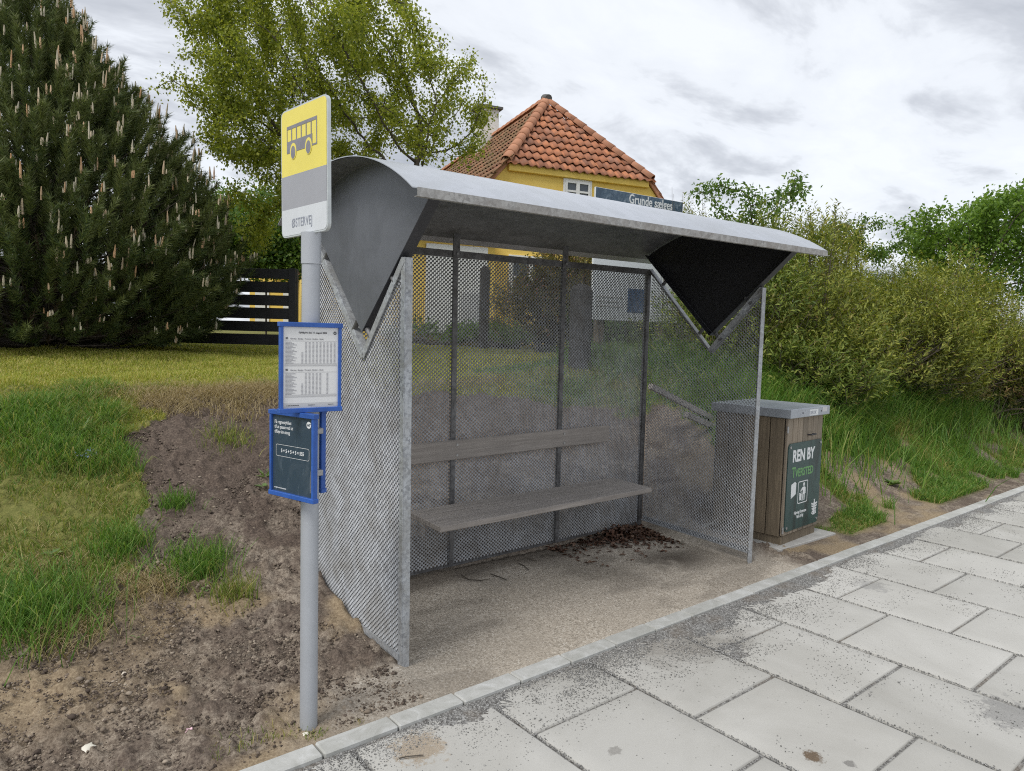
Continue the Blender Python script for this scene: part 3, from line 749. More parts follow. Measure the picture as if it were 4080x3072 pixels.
def tuft(px, py, r, n, h, mat, label):
    p = hit(px, py); X = rng.normal(0, r, n); Y = rng.normal(0, r*.8, n)
    o = blades('grass_tuft', p[0]+X, p[1]+Y, h*(.6+.5*rng.random(n)), .0042, .8, mat, None)
    del o['kind']; tag(o, label, 'grass tuft', 'grass tufts on the bare soil')
for q in [(383, 1098, .055, 260, .11, 'green_grass', 'small green grass tuft alone in the middle of the soil patch'),
          (425, 1235, .085, 620, .16, 'green_grass', 'bushy bright green grass tuft at the lower edge of the soil patch'),
          (505, 1290, .06, 240, .12, 'mix_grass', 'thin sprawling grass tuft right of the bushy tuft, near the pole'),
          (55, 1340, .17, 1500, .22, 'green_grass', 'largest lush green tuft at the bottom left of the bank'),
          (262, 1190, .08, 420, .16, 'green_grass', 'upright green tuft at the left border of the soil patch'),
          (495, 960, .09, 260, .12, 'mix_grass', 'sparse olive tuft high up on the dark soil'),
          (235, 1305, .02, 50, .08, 'green_grass', 'tiny green sprout below the straw clump'),
          (515, 895, .12, 300, .09, 'straw', 'pale straw tuft fallen below the turf lip')]:
    tuft(q[0], q[1], q[2], q[3], q[4], MT[q[5]], q[6])
def rosette(px, py, n, ln, wd, label, up=.45):
    p = hit(px, py); az = np.arange(n)*2*math.pi/n+rng.random()*6; tilt = up*rng.uniform(.5, 1.4, n)
    ax = np.stack([np.cos(az), np.sin(az), tilt], -1); nr = np.tile(V([0, 0, 1.]), (n, 1))
    vs, f = leaves(np.tile(p+V([0, 0, .012]), (n, 1))+rng.normal(0, .004, (n, 3)), ax, nr, ln*rng.uniform(.7, 1.2, n), wd, .1)
    o = link('weed', npmesh('weed', vs, [f]), MT['weed'])
    tag(o, label, 'weed', 'weeds on the bank')
rosette(575, 1035, 7, .10, .02, 'long narrow leaved weed on the soil left of the blue poster case', .8)
rosette(568, 1055, 4, .05, .035, 'two round leaves close below the narrow leaved weed')
rosette(440, 1282, 5, .035, .014, 'small weed low on the soil below the bushy tuft')
rosette(385, 1282, 3, .03, .025, 'tiny two leaved seedling left of the small weed')
rosette(293, 1387, 6, .035, .010, 'flat star shaped weed on the lower soil')
rosette(112, 1202, 5, .05, .04, 'round leaved weed beside the big lush tuft')
rosette(172, 950, 8, .16, .025, 'tall dock leaves rising out of the left bank grass', 1.6)
rosette(1930, 1050, 16, .10, .06, 'broad leaved weed clump on the bank behind the bin', .6)
rosette(1760, 990, 10, .09, .05, 'broad leaved weed just right of the bin', .6)
# the speedwell flowers
p = hit(188, 1010); n = 26
pos = p+rng.normal(0, .035, (n, 3))*V([1, 1, .3])+V([0, 0, .09]); vs, f = leaves(pos, rdir(n), rdir(n), .014, .012)
tag(link('flower_cluster', npmesh('flower_cluster', vs, [f]), MT['blueflower']), 'little pale blue flowers in the grass of the left bank', 'flowers')
def pebble(px, py, r, mat, label, cat='stone', flat=.5, name='pebble'):
    p = hit(px, py); mb = MB(); n = 11
    prof = [r*(1+.22*math.sin(k*2.1+px)+.12*math.sin(k*3.7)) for k in range(n)]
    vs = []
    for lv, (sc, z) in enumerate(((.75, -.2), (1, .25), (.8, .75), (.3, 1))):
        for k in range(n):
            a = 2*math.pi*k/n; vs.append((prof[k]*sc*math.cos(a), prof[k]*sc*math.sin(a)*.8, z*r*flat))
    fs = [(lv*n+k, lv*n+(k+1) % n, (lv+1)*n+(k+1) % n, (lv+1)*n+k) for lv in range(3) for k in range(n)]+[tuple(range(n))[::-1], tuple(3*n+k for k in range(n))]
    mb.add(vs, fs); o = mb.build(name, MT[mat], None, True); o.location = p+V([0, 0, .004]); o.rotation_euler = (.12, -.1, px % 3)
    tag(o, label, cat)
MT['shell'] = plain('shell_white', (.70, .66, .56), .5, 0, .08, 40)
pebble(190, 1618, .024, 'shell', 'cream coloured flat shell on the soil, largest pale piece near the front', 'shell', .35, 'shell')
pebble(267, 1545+0, .009, 'stone', 'small pale pebble on the sandy soil left of the pink blossom')
pebble(268, 1452-200+205, .012, 'stone', 'round pale pebble half way up the bare soil')
pebble(660, 1588, .012, 'shell', 'broken white shell fragment at the foot of the pole', 'shell', .5, 'shell')
pebble(664, 1362, .006, 'shell', 'tiny white stone on the soil close behind the pole')
pebble(660, 1592-280, .006, 'shell', 'tiny white stone higher up behind the pole')
p = hit(410, 1583); n = 9
vs, f = leaves(np.tile(p+V([0, 0, .008]), (n, 1)), rdir(n)*V([1, 1, .35])+V([0, 0, .25]), np.tile(V([0, 0, 1.]), (n, 1)), .018, .013)
tag(link('blossom', npmesh('blossom', vs, [f]), MT['petal']), 'crumpled pale pink blossom lying on the soil', 'blossom')
def stalk(pts, r, mat, label, name='twig', grp='twigs on the shelter floor'):
    mb = MB(); mb.tube(pts, [r, r*.9, r*.75, r*.5][:len(pts)], 6); o = mb.build(name, MT[mat], None, True); tag(o, label, 'twig', grp)
def fl(px, py, z=.008): return onz(px, py, z)
stalk([fl(997, 1242), fl(1012, 1252), fl(1040, 1254), fl(1058, 1250)], .004, 'bark', 'curved dark twig on the shelter floor, nearest to the left panel')
stalk([fl(1060, 1240), fl(1078, 1246), fl(1095, 1253)], .004, 'bark', 'short dark twig just right of the curved twig')
stalk([fl(1120, 1217), fl(1132, 1222), fl(1142, 1231)], .0035, 'bark', 'forked little dark twig below the pale stalks')
stalk([fl(1112, 1210), fl(1135, 1204), fl(1160, 1212)], .004, 'barklight', 'bent pale stalk on the floor under the bench, left one')
stalk([fl(1170, 1203), fl(1176, 1196), fl(1200, 1200)], .004, 'barklight', 'bent pale stalk on the floor under the bench, right one')
stalk([onz(862, 1638, -.012), onz(880, 1634, -.01), onz(915, 1631, -.012)], .0028, 'bark', 'thin dark twig on the slab next to the kerb', grp='twigs on the pavement')
# leaf litter drifted into the corner
n = 1100
a = rng.random(n)**.8; X = 2.72-rng.exponential(.30, n).clip(0, .95); Y = 1.02-rng.exponential(.11, n).clip(0, .5)-.06*(X-2.0)**2*(X > 2.0)
ok = (X > 1.72); X, Y = X[ok], Y[ok]; n = len(X)
Zl = .006+.07*rng.random(n)*np.exp(-((X-2.45)/.22)**2-((Y-.97)/.15)**2)
vs, f = leaves(np.stack([X, Y, Zl], -1), unit(rdir(n)*V([1, 1, .35])), unit(rdir(n)*.5+V([0, 0, 1.])), rng.uniform(.025, .06, n), rng.uniform(.015, .032, n), .25)
tag(link('leaf_litter', npmesh('leaf_litter', vs, [f]), MT['litter']), 'brown dead leaves drifted into the back corner of the shelter', 'dead leaves', kind='stuff')
# ================================================================== BUS SHELTER
def expanded(name, fn, w, h, px, pz, hw, th, keep, mat, parent):
    """expanded-metal sheet: zigzag strands that meet at the bonds. fn(a,b,c)->xyz (c = out of plane)"""
    xs = []; val = []
    nper = int(w/px)+2
    node = V([0, .36, .5, .86]); vv = V([1, 1, -1, -1.])
    A = (np.arange(nper)[:, None]+node[None]).ravel()*px-px; VV = np.tile(vv, nper)
    rows = int(h/pz)+1
    ct, st = math.cos(th)*hw, math.sin(th)*hw
    n = len(A); vs = []; fs = []; off = 0
    for j in range(rows):
        sgn = 1 if j % 2 == 0 else -1
        b = (j+.5)*pz+sgn*VV*pz*.5
        bend = -sgn*VV*.0012
        lo = np.stack([A, b-ct, bend-st], -1); hi = np.stack([A, b+ct, bend+st], -1)
        vs.append(np.concatenate([lo, hi])); i = np.arange(n-1)
        q = np.stack([i, i+1, n+i+1, n+i], -1)
        am = (A[:-1]+A[1:])/2; bm = (b[:-1]+b[1:])/2
        k = (am > .004) & (am < w-.004) & (bm < h) & keep(am, bm)
        fs.append(q[k]+off); off += 2*n
    v = np.concatenate(vs); f = np.concatenate(fs)
    used = np.unique(f); mp = np.full(len(v), -1); mp[used] = np.arange(len(used))
    v = v[used]; f = mp[f]
    return link(name, npmesh(name, fn(v), [f]), mat, parent)
PX, PZ, HWID, TH = .028, .0123, .0062, math.radians(14)
sh = empty('bus_shelter', (0, 0, 0), (.0106, -.013, 0))
tag(sh, 'galvanised steel bus shelter with mesh walls and curved metal roof', 'bus shelter')
RC, RR = (.415, .9785), 1.3625
def rz(y): return RC[1]+math.sqrt(RR*RR-(y-RC[0])**2)
# --- roof
ys = np.linspace(-.335, 1.165, 33); OV = .159
mb = MB(); nseg = len(ys); xs_ = np.linspace(-OV, W+OV, 7)
for (dz, flip) in ((0, 0), (-.004, 1)):
    n0 = len(mb.v)
    for x in xs_:
        for y in ys: mb.v.append((x, y, rz(y)+dz))
    for i in range(len(xs_)-1):
        for j in range(nseg-1):
            q = (n0+i*nseg+j, n0+(i+1)*nseg+j, n0+(i+1)*nseg+j+1, n0+i*nseg+j+1); mb.f.append(q[::-1] if flip else q)
N0 = len(xs_)*nseg
for i in (0, len(xs_)-1):
    for j in range(nseg-1): mb.f.append((i*nseg+j, i*nseg+j+1, N0+i*nseg+j+1, N0+i*nseg+j))
for j in (0, nseg-1):
    for i in range(len(xs_)-1): mb.f.append((i*nseg+j, (i+1)*nseg+j, N0+(i+1)*nseg+j, N0+i*nseg+j))
roof = mb.build('roof', MT['roof'], sh, True)
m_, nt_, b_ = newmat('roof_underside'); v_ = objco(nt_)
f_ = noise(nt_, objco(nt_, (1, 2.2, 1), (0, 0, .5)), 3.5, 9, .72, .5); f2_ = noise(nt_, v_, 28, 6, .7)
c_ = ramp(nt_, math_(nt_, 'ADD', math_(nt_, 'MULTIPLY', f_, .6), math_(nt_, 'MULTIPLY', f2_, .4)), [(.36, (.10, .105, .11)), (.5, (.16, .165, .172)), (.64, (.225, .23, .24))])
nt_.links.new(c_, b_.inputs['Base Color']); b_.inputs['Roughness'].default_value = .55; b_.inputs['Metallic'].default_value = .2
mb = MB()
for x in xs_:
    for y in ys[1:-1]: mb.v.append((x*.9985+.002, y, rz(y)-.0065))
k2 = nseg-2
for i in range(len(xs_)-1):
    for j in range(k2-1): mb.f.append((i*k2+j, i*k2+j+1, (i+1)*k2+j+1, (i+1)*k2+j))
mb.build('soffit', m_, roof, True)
mb = MB(); zf = rz(-.335)
mb.box(-OV+.022, W+OV-.002, -.3385, -.3355, zf-.034, zf+.001); mb.box(-OV+.022, W+OV-.002, -.3355, -.314, zf-.034, zf-.031)
mb.build('fascia', MT['rooflip'], roof)
# --- end plates with flanges
AY, AZ = .41, 1.543
yf_, yb_ = -.262, 1.062
arc = [(y, rz(y)-.010) for y in np.linspace(yf_, yb_, 25)]
def endplate(x0, sgn):
    mb = MB(); poly = [(AY, AZ)]+arc
    mb.prism(poly, lambda a, b, t: (x0+t*sgn, a, b), 0, .003)
    o = mb.build('end_plate', MT['plate'], sh)
    fm = MB()
    for (p, q) in (((AY, AZ), arc[0]), ((AY, AZ), arc[-1])):
        p = V(p); q = V(q); d = (q-p)/np.linalg.norm(q-p); nrm = V([-d[1], d[0]])
        if nrm[1] < 0: nrm = -nrm
        pts = [tuple(p+d*.004+nrm*.003), tuple(q-d*.012+nrm*.003), tuple(q-d*.012), tuple(p+d*.004)]
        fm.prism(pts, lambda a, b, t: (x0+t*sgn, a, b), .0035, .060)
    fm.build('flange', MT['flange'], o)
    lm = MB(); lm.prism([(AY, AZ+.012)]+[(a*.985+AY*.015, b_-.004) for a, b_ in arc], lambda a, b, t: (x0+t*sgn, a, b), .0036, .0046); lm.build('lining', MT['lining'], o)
    return o
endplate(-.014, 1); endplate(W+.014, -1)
# --- side panels
def keep_side(a, b):       # a = y, b = z
    top = np.where(a < YV, HF-.005+(HV-HF)*(a/YV), HV+(HB-HV)*((a-YV)/(D-YV)))
    return b < top-.004
def side(x0, out):
    o = expanded('side_panel', lambda v: np.stack([x0-v[:, 2], v[:, 0], v[:, 1]+.03], -1), D-.02, 2.06, PX, PZ, .0047, -math.radians(38), lambda a, b: keep_side(a, b+.03), MT['mesh'], sh)
    fr = MB()
    v0 = (x0, .012, HF-.01); v1 = (x0, YV, HV); v2 = (x0, D-.01, HB-.012)
    for p, q in ((v0, v1), (v1, v2)):
        d = unit(V(q)-V(p)); nn = np.cross(V([1., 0, 0]), d)
        if nn[2] < 0: nn = -nn
        pp = V(p)+nn*.0; qq = V(q)
        fr.bar(pp+V([out*.010, 0, 0])-d*0.0, qq+V([out*.010, 0, 0]), .004, .034, nn)         # face on the mesh
        fr.bar(pp+V([-out*.010, 0, 0])+nn*.0175, qq+V([-out*.010, 0, 0])+nn*.0175, .038, .004, nn)   # leg turned in
    fr.build('notch_frame', MT['galv'], o)
    fr = MB(); fr.bar((x0, .02, .034), (x0, D-.02, .034), .03, .006); fr.bar((x0+out*.013, .02, .05), (x0+out*.013, D-.02, .05), .004, .03)
    fr.build('bottom_rail', MT['galv'], o)
    for (p, q, ff) in ((v0, v1, .22), (v0, v1, .80), (v1, v2, .2), (v1, v2, .80)):
        c = V(p)+(V(q)-V(p))*ff; d = unit(V(q)-V(p)); nn = np.cross(V([1., 0, 0]), d); nn = nn if nn[2] > 0 else -nn
        br = MB(); br.tube([c+nn*.005, c+nn*.066], .013, 10); br.build('spacer', MT['rail'], o, True)
    return o
side(.004, -1); side(W-.004, 1)
# --- posts
mb = MB(); mb.bbox(-.002, .036, -.002, .004, -.05, HF, .0015); mb.bbox(-.006, -.002, -.002, .034, -.05, HF, .001); mb.bbox(.032, .036, .004, .034, -.05, HF-.006, .001); mb.build('front_post', MT['galv'], sh)
mb = MB(); mb.bbox(W-.036, W+.002, -.002, .004, -.05, HF, .0015); mb.bbox(W+.002, W+.006, -.002, .034, -.05, HF, .001); mb.build('front_post', MT['galv'], sh)
for x in (0.0, W-.036):
    mb = MB(); mb.bbox(x, x+.036, D-.016, D+.02, -.05, HB-.002, .002); mb.build('corner_post', MT['rail'], sh)
# --- back panel
bp = expanded('back_panel', lambda v: np.stack([v[:, 0]+.03, D+.006-v[:, 2], v[:, 1]+.02], -1), W-.06, HB-.05, PX, PZ, .0063, -math.radians(26), lambda a, b: np.ones(a.shape, bool), MT['mesh'], sh)
for x in (W/3, 2*W/3):
    mb = MB(); mb.bbox(x-.017, x+.017, D-.016, D-.011, .0, HB-.04, .001); mb.bbox(x-.002, x+.002, D-.011, D+.02, 0, HB-.04, .001); mb.build('mullion', MT['rail'], sh)
mb = MB(); mb.bbox(.0, W, D-.020, D-.016, HB-.045, HB, .001); mb.box(.0, W, D-.016, D+.024, HB-.006, HB); mb.build('top_rail', MT['rail'], sh)
mb = MB(); mb.box(.03, W-.03, D-.012, D+.018, .0, .012); mb.build('bottom_rail', MT['rail'], sh)
for x in (W/3, 2*W/3):
    mb = MB(); mb.bbox(x-.028, x+.022, D-.030, D-.0205, HB-.045, HB+.105, .002); o = mb.build('roof_bracket', MT['rail'], sh)
    b2 = MB(); b2.tube([(x, D-.031, HB-.02), (x, D-.039, HB-.02)], .009, 6); b2.build('bolt', MT['zinc'], o)
# --- bench
bs = empty('bench_seat'); bs.parent = sh
for i in range(3):
    y = .535+i*.133; mb = MB(); mb.bbox(.53+.004*i, 2.305, y, y+.122, .415, .45, .004); mb.build('plank', MT['benchwood'], bs)
for x in (W/3, 2*W/3):
    mb = MB(); mb.prism([(.60, .414), (D-.016, .414), (D-.016, .345), (.60, .385)], lambda a, b, t: (x+t, a, b), -.004, .004); mb.box(x-.02, x+.02, .60, D-.016, .408, .4145)
    mb.build('seat_bracket', MT['rail'], bs)
    b2 = MB()
    for yy in (.60, .73, .86):
        b2 = MB(); b2.tube([(x, yy, .449), (x, yy, .453)], .007, 8); b2.build('bolt_head', MT['zinc'], bs)
mb = MB(); mb.bbox(.53, 2.30, D-.062, D-.028, .722, .847, .004); br_ = mb.build('backrest', MT['benchwood'], sh)
for x in (W/3, 2*W/3):
    for z in (.75, .818):
        b2 = MB(); b2.tube([(x, D-.061, z), (x, D-.0665, z)], .0085, 10); b2.build('bolt_head', MT['zinc'], br_)

# ================================================================== BUS STOP SIGN
PXY = (-.531, -.217)
sg = empty('bus_stop_sign', (PXY[0], PXY[1], 0)); tag(sg, 'grey pole with yellow bus stop sign and blue timetable cases', 'bus stop sign')
mb = MB(); mb.tube([(0, 0, -.1), (0, 0, 1.80)], .0335, 28); mb.build('pole', MT['pole'], sg, True)
mb = MB(); mb.tube([(0, 0, 1.795), (0, 0, 1.91)], .0365, 28); mb.build('sleeve', MT['pole_sleeve'], sg, True)
# the panel is turned to face along the pavement; local frame: x left to right as read, z up, front at -y
sp = empty('sign_panel', (0, 0, 1.907), (0, math.radians(-1.2), math.radians(-80.75))); sp.parent = sg
SWID, SHT, U0 = .328, .482, -.203
def sf(a, b, t): return (U0+a, t, b)
mb = MB(); mb.prism(rrect(SWID, SHT, .026), sf, -.007, .007); mb.build('edge_frame', MT['alu'], sp, True)
def band(name, z0, z1, mat, t=-.0082):
    poly = rrect(SWID-.012, SHT-.012, .021, 6, .006, .006)
    def clip(P, z, keep_above):
        out = []
        for i in range(len(P)):
            a, b = P[i], P[(i+1) % len(P)]; ia = (a[1] >= z) if keep_above else (a[1] <= z); ib = (b[1] >= z) if keep_above else (b[1] <= z)
            if ia: out.append(a)
            if ia != ib:
                k = (z-a[1])/(b[1]-a[1]); out.append((a[0]+k*(b[0]-a[0]), z))
        return out
    P = clip(clip(poly, z0, True), z1, False)
    mb = MB(); mb.prism(P, sf, t, -.0072); return mb.build(name, mat, sp)
band('white_field', 0, .105, MT['signwhite']); band('grey_field', .105, .232, MT['signgrey']); band('yellow_field', .232, SHT, MT['signyellow'])
pic = empty('bus_pictogram'); pic.parent = sp
bx0, bz0 = .047, .316; bw, bh = .214, .101
def rect(mb, a0, a1, b0, b1, t0=-.0094, t1=-.0080): mb.prism([(a0, b0), (a1, b0), (a1, b1), (a0, b1)], sf, t0, t1)
mb = MB(); dw = .040
rect(mb, bx0, bx0+bw, bz0+bh-.012, bz0+bh)                       # roof line
rect(mb, bx0, bx0+bw-dw, bz0, bz0+.044)                          # lower body
pw = (bw-dw)/5
for i in range(6): rect(mb, bx0+pw*i-(0 if i == 0 else .0025), bx0+pw*i+.0035, bz0+.044, bz0+bh-.012)
rect(mb, bx0+bw-.005, bx0+bw, bz0+.006, bz0+bh-.012); rect(mb, bx0+bw-dw, bx0+bw-dw+.008, bz0, bz0+.044); rect(mb, bx0+bw-dw+.008, bx0+bw, bz0, bz0+.006)
mb.build('bus_body', MT['signink'], pic)
for cx in (bx0+.047, bx0+bw-.058):
    mb = MB(); mw = MB(); cz = bz0+.003
    mw.prism([(cx+.023*math.cos(a), cz+.031*math.sin(a)) for a in np.linspace(0, 2*math.pi, 28, endpoint=False)], sf, -.0099, -.0090)
    mb.prism([(cx+.016*math.cos(a), cz-.004+.024*math.sin(a)) for a in np.linspace(0, 2*math.pi, 28, endpoint=False)], sf, -.0106, -.0094)
    mw.build('wheel_arch', MT['signyellow'], pic); mb.build('wheel', MT['signink'], pic)
text_obj('stop_name', '\u00d8STERVEJ', .047, MT['inkgrey'], sp, frameM((U0+.078, -.0086, .034), (1, 0, 0), (0, 0, 1), (0, -1, 0)), bold=.0004, sx=.66, sp=1.12)
# --- timetable case facing the road
def case(name, loc, rotz, w, h, mat_face, parent, dep=.022):
    e = empty(name, loc, (0, 0, rotz)); e.parent = parent          # local: x right, z up, faces -y
    mb = MB(); fw_ = .011
    mb.bbox(0, fw_, -dep, 0, 0, h, .0015); mb.bbox(w-fw_, w, -dep, 0, 0, h, .0015)
    mb.bbox(-.004, w+.004, -dep-.002, .002, -.006, fw_, .0015); mb.bbox(-.004, w+.004, -dep-.002, .002, h-fw_, h+.006, .0015)
    mb.box(fw_, w-fw_, -.008, -.002, fw_, h-fw_)
    mb.build('case_frame', MT['blue'], e)
    mb = MB(); mb.box(fw_, w-fw_, -.013, -.0085, fw_, h-fw_); o = mb.build('sheet', mat_face, e)
    return e, o
def fM(x, z, y=-.0136): return frameM((x, y, z), (1, 0, 0), (0, 0, 1), (0, -1, 0))
TW, THT = .232, .318
tc, ts = case('timetable_case', (-.137, -.045, 1.253), 0.0, TW, THT, MT['paper'], sg)
text_obj('heading', 'Gyldig fra den 11. august 2025', .0088, MT['ink'], tc, fM(TW*.53, THT-.034), 'CENTER', .0001)
for zt, rows, lab in ((THT-.056, 17, 0), (THT-.170, 17, 1)):
    text_obj('route_number', '82', .0095, MT['ink'], tc, fM(.021, zt), bold=.0001)
    text_obj('route_name', 'Hj\u00f8rring - Bjergby - Tversted - Bindslev - Sindal', .0065, MT['inklite'], tc, fM(.038, zt))
    mb = MB(); 
    for r_ in range(rows):
        z = zt-.012-r_*.0047; ln = .022+.024*((r_*7+lab*3) % 5)/5
        mb.box(.021, .021+ln, -.0139, -.0135, z, z+.0018)
        for c_ in range(10):
            if (lab and c_ in (6, 8, 9)) or (c_ == 0 and r_ < 8): continue
            xx = .079+c_*.0138; mb.box(xx, xx+.0072, -.0139, -.0135, z, z+.0018)
    mb.build('timetable_rows', MT['inklite'], tc)
    mb = MB(); z = zt-.012-rows*.0047
    mb.box(.019, TW-.017, -.0138, -.0134, z-.004, z+.004); mb.box(.019, TW-.017, -.0138, -.0134, zt-.006, zt-.0052); mb.box(.019, TW-.017, -.0138, -.0134, z-.0052, z-.0044)
    mb.build('ruled_band', MT['papergrey'], tc)
mb = MB(); mb.box(.0112, TW-.0112, -.0138, -.0134, .014, .029); mb.build('footer_band', MT['papergrey'], tc)
for x, s_ in ((.024, 'nordjyllandstrafikselskab.dk'), (.105, 'Rejseplanen.dk'), (.182, 'Rejsekort.dk')):
    text_obj('footer_text', s_, .0042, MT['ink'], tc, fM(x, .0195, -.0141))
mb = MB(); mb.prism([(TW-.024+.0062*math.cos(a), THT-.031+.0062*math.sin(a)) for a in np.linspace(0, 6.283, 20, endpoint=False)], lambda a, b, t: (a, t, b), -.0141, -.0134); mb.build('round_logo', MT['ink'], tc)
text_obj('logo_letters', 'NT', .0058, MT['white'], tc, fM(TW-.0285, THT-.0332, -.0143), shear=.3, bold=.0001)
# --- poster cases on both sides of the pole, facing along the pavement
PW, PH = .2547, .315
pc, ps = case('poster_case', (-.0985, .1126, .925), math.radians(-72.5), PW, PH, MT['poster'], sg)
text_obj('slogan', 'F\u00e5 regnestykket\ntil at passe ved at\ntilf\u00f8je \u00e9n streg', .0185, MT['white'], pc, fM(.022, PH-.045), sx=.84)
text_obj('sum', '5 + 5 + 5 + 5 = 555', .0195, MT['white'], pc, fM(PW*.5, .162), 'CENTER', sx=.85, bold=.0002)
outer = rrect(PW-.062, .045, .008, 4, .031, .146); inner = rrect(PW-.0645, .0425, .007, 4, .03225, .14725)
mb = MB(); n = len(outer)
mb.add([(a, -.0139, b) for a, b in outer]+[(a, -.0139, b) for a, b in inner], [(i, (i+1) % n, n+(i+1) % n, n+i) for i in range(n)]); mb.build('sum_frame', MT['white'], pc)
mb = MB(); mb.prism([(PW-.034+.0125*math.cos(a), PH-.036+.0125*math.sin(a)) for a in np.linspace(0, 6.283, 24, endpoint=False)], lambda a, b, t: (a, t, b), -.0142, -.0134); mb.build('round_logo', MT['white'], pc)
text_obj('logo_letters', 'NT', .0125, MT['poster'], pc, fM(PW-.0435, PH-.0405, -.0144), shear=.35, bold=.0004)
text_obj('web_line', 'nordjyllandstrafikselskab.dk', .0065, MT['white'], pc, fM(.02, .022)); 
mb = MB()
for i in range(3): mb.box(PW-.026+i*.003, PW-.0252+i*.003, -.0139, -.0135, .03, .09+.02*i)
mb.build('small_print', MT['inklite'], pc)
case('poster_case', (-.0219+.0954-.0301, -.1303+.030+.0954, .930), math.radians(107.5), PW, PH, MT['poster'], sg)
for z in (1.0, 1.16, 1.30, 1.50):
    mb = MB(); mb.bbox(-.036, .036, -.042, .036, z, z+.022, .002); mb.build('clamp', MT['zinc'], sg)

# ================================================================== LITTER BIN
bn = empty('litter_bin', (3.262, .076, .02), (0, 0, math.radians(5.0))); tag(bn, 'weathered wooden litter bin with metal lid and dark green sign', 'litter bin')
BW, BD = .597, .60
mb = MB(); mb.bbox(.012, BW-.012, .012, BD-.012, -.02, .062, .004); mb.build('plinth', MT['binwood'], bn)
mb = MB(); nb = 7; pw = BW/nb
for i in range(nb): mb.bbox(i*pw+.003, (i+1)*pw-.003, 0, .02, .068, .962, .003)
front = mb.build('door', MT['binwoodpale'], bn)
for z in (.09, .855):
    mb = MB(); mb.tube([(-.004, -.004, z), (-.004, -.004, z+.05)], .008, 8); mb.build('hinge', MT['zinc'], front)
mb = MB(); mb.tube([(.335, -.001, .818), (.335, -.028, .82), (.42, -.028, .82), (.42, -.001, .818)], .006, 8); mb.build('handle', MT['darkmetal'], front)
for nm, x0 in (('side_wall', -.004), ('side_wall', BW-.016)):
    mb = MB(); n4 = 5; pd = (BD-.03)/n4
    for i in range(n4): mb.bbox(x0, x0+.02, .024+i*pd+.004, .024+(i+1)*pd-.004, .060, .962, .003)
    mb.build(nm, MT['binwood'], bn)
mb = MB(); mb.box(0, BW, BD-.02, BD, .06, .962); mb.box(.018, BW-.018, .022, .032, .06, .955); mb.build('inner_box', MT['darkmetal'], bn)
mb = MB(); mb.bbox(-.03, BW+.035, -.035, BD+.03, .966, 1.035, .004); lid = mb.build('lid', MT['lid'], bn)
for nm, a0, a1, b0, b1, mt in (('sticker', .275, .42, .974, 1.02, 'white'), ('sticker', .50, .575, .992, 1.027, 'papergrey')):
    mb = MB(); mb.box(a0, a1, -.0362, -.0352, b0, b1); st_ = mb.build(nm, MT[mt], lid)
text_obj('sticker_letters', 'BBOK', .040, MT['inkgrey'], lid, fM(.283, .982, -.0364), bold=.0002, sx=1.0)
for x in (.16, .475):
    b2 = MB(); b2.tube([(x, -.0345, 1.0), (x, -.0375, 1.0)], .006, 8); b2.build('rivet', MT['darkmetal'], lid)
mb = MB(); mb.prism(rrect(.565, .675, .035, 6, .018, .095), lambda a, b, t: (a, t, b), -.008, -.002); sgn_ = mb.build('bin_sign', MT['bingreen'], bn)
text_obj('sign_heading', 'REN BY', .125, MT['white'], sgn_, fM(.088, .628, -.0085), bold=.0042, sx=.88)
text_obj('sign_place', 'T', .112, MT['green'], sgn_, fM(.088, .507, -.0085), bold=.0022, sx=.86)
text_obj('sign_place', 'VERSTED', .088, MT['green'], sgn_, fM(.145, .507, -.0085), bold=.0022, sx=.86)
text_obj('sign_owner', 'Hj\u00f8rring Kommune\nPark & Vej', .034, MT['white'], sgn_, fM(.262, .212, -.0085), 'CENTER', bold=.0008, sx=.76)
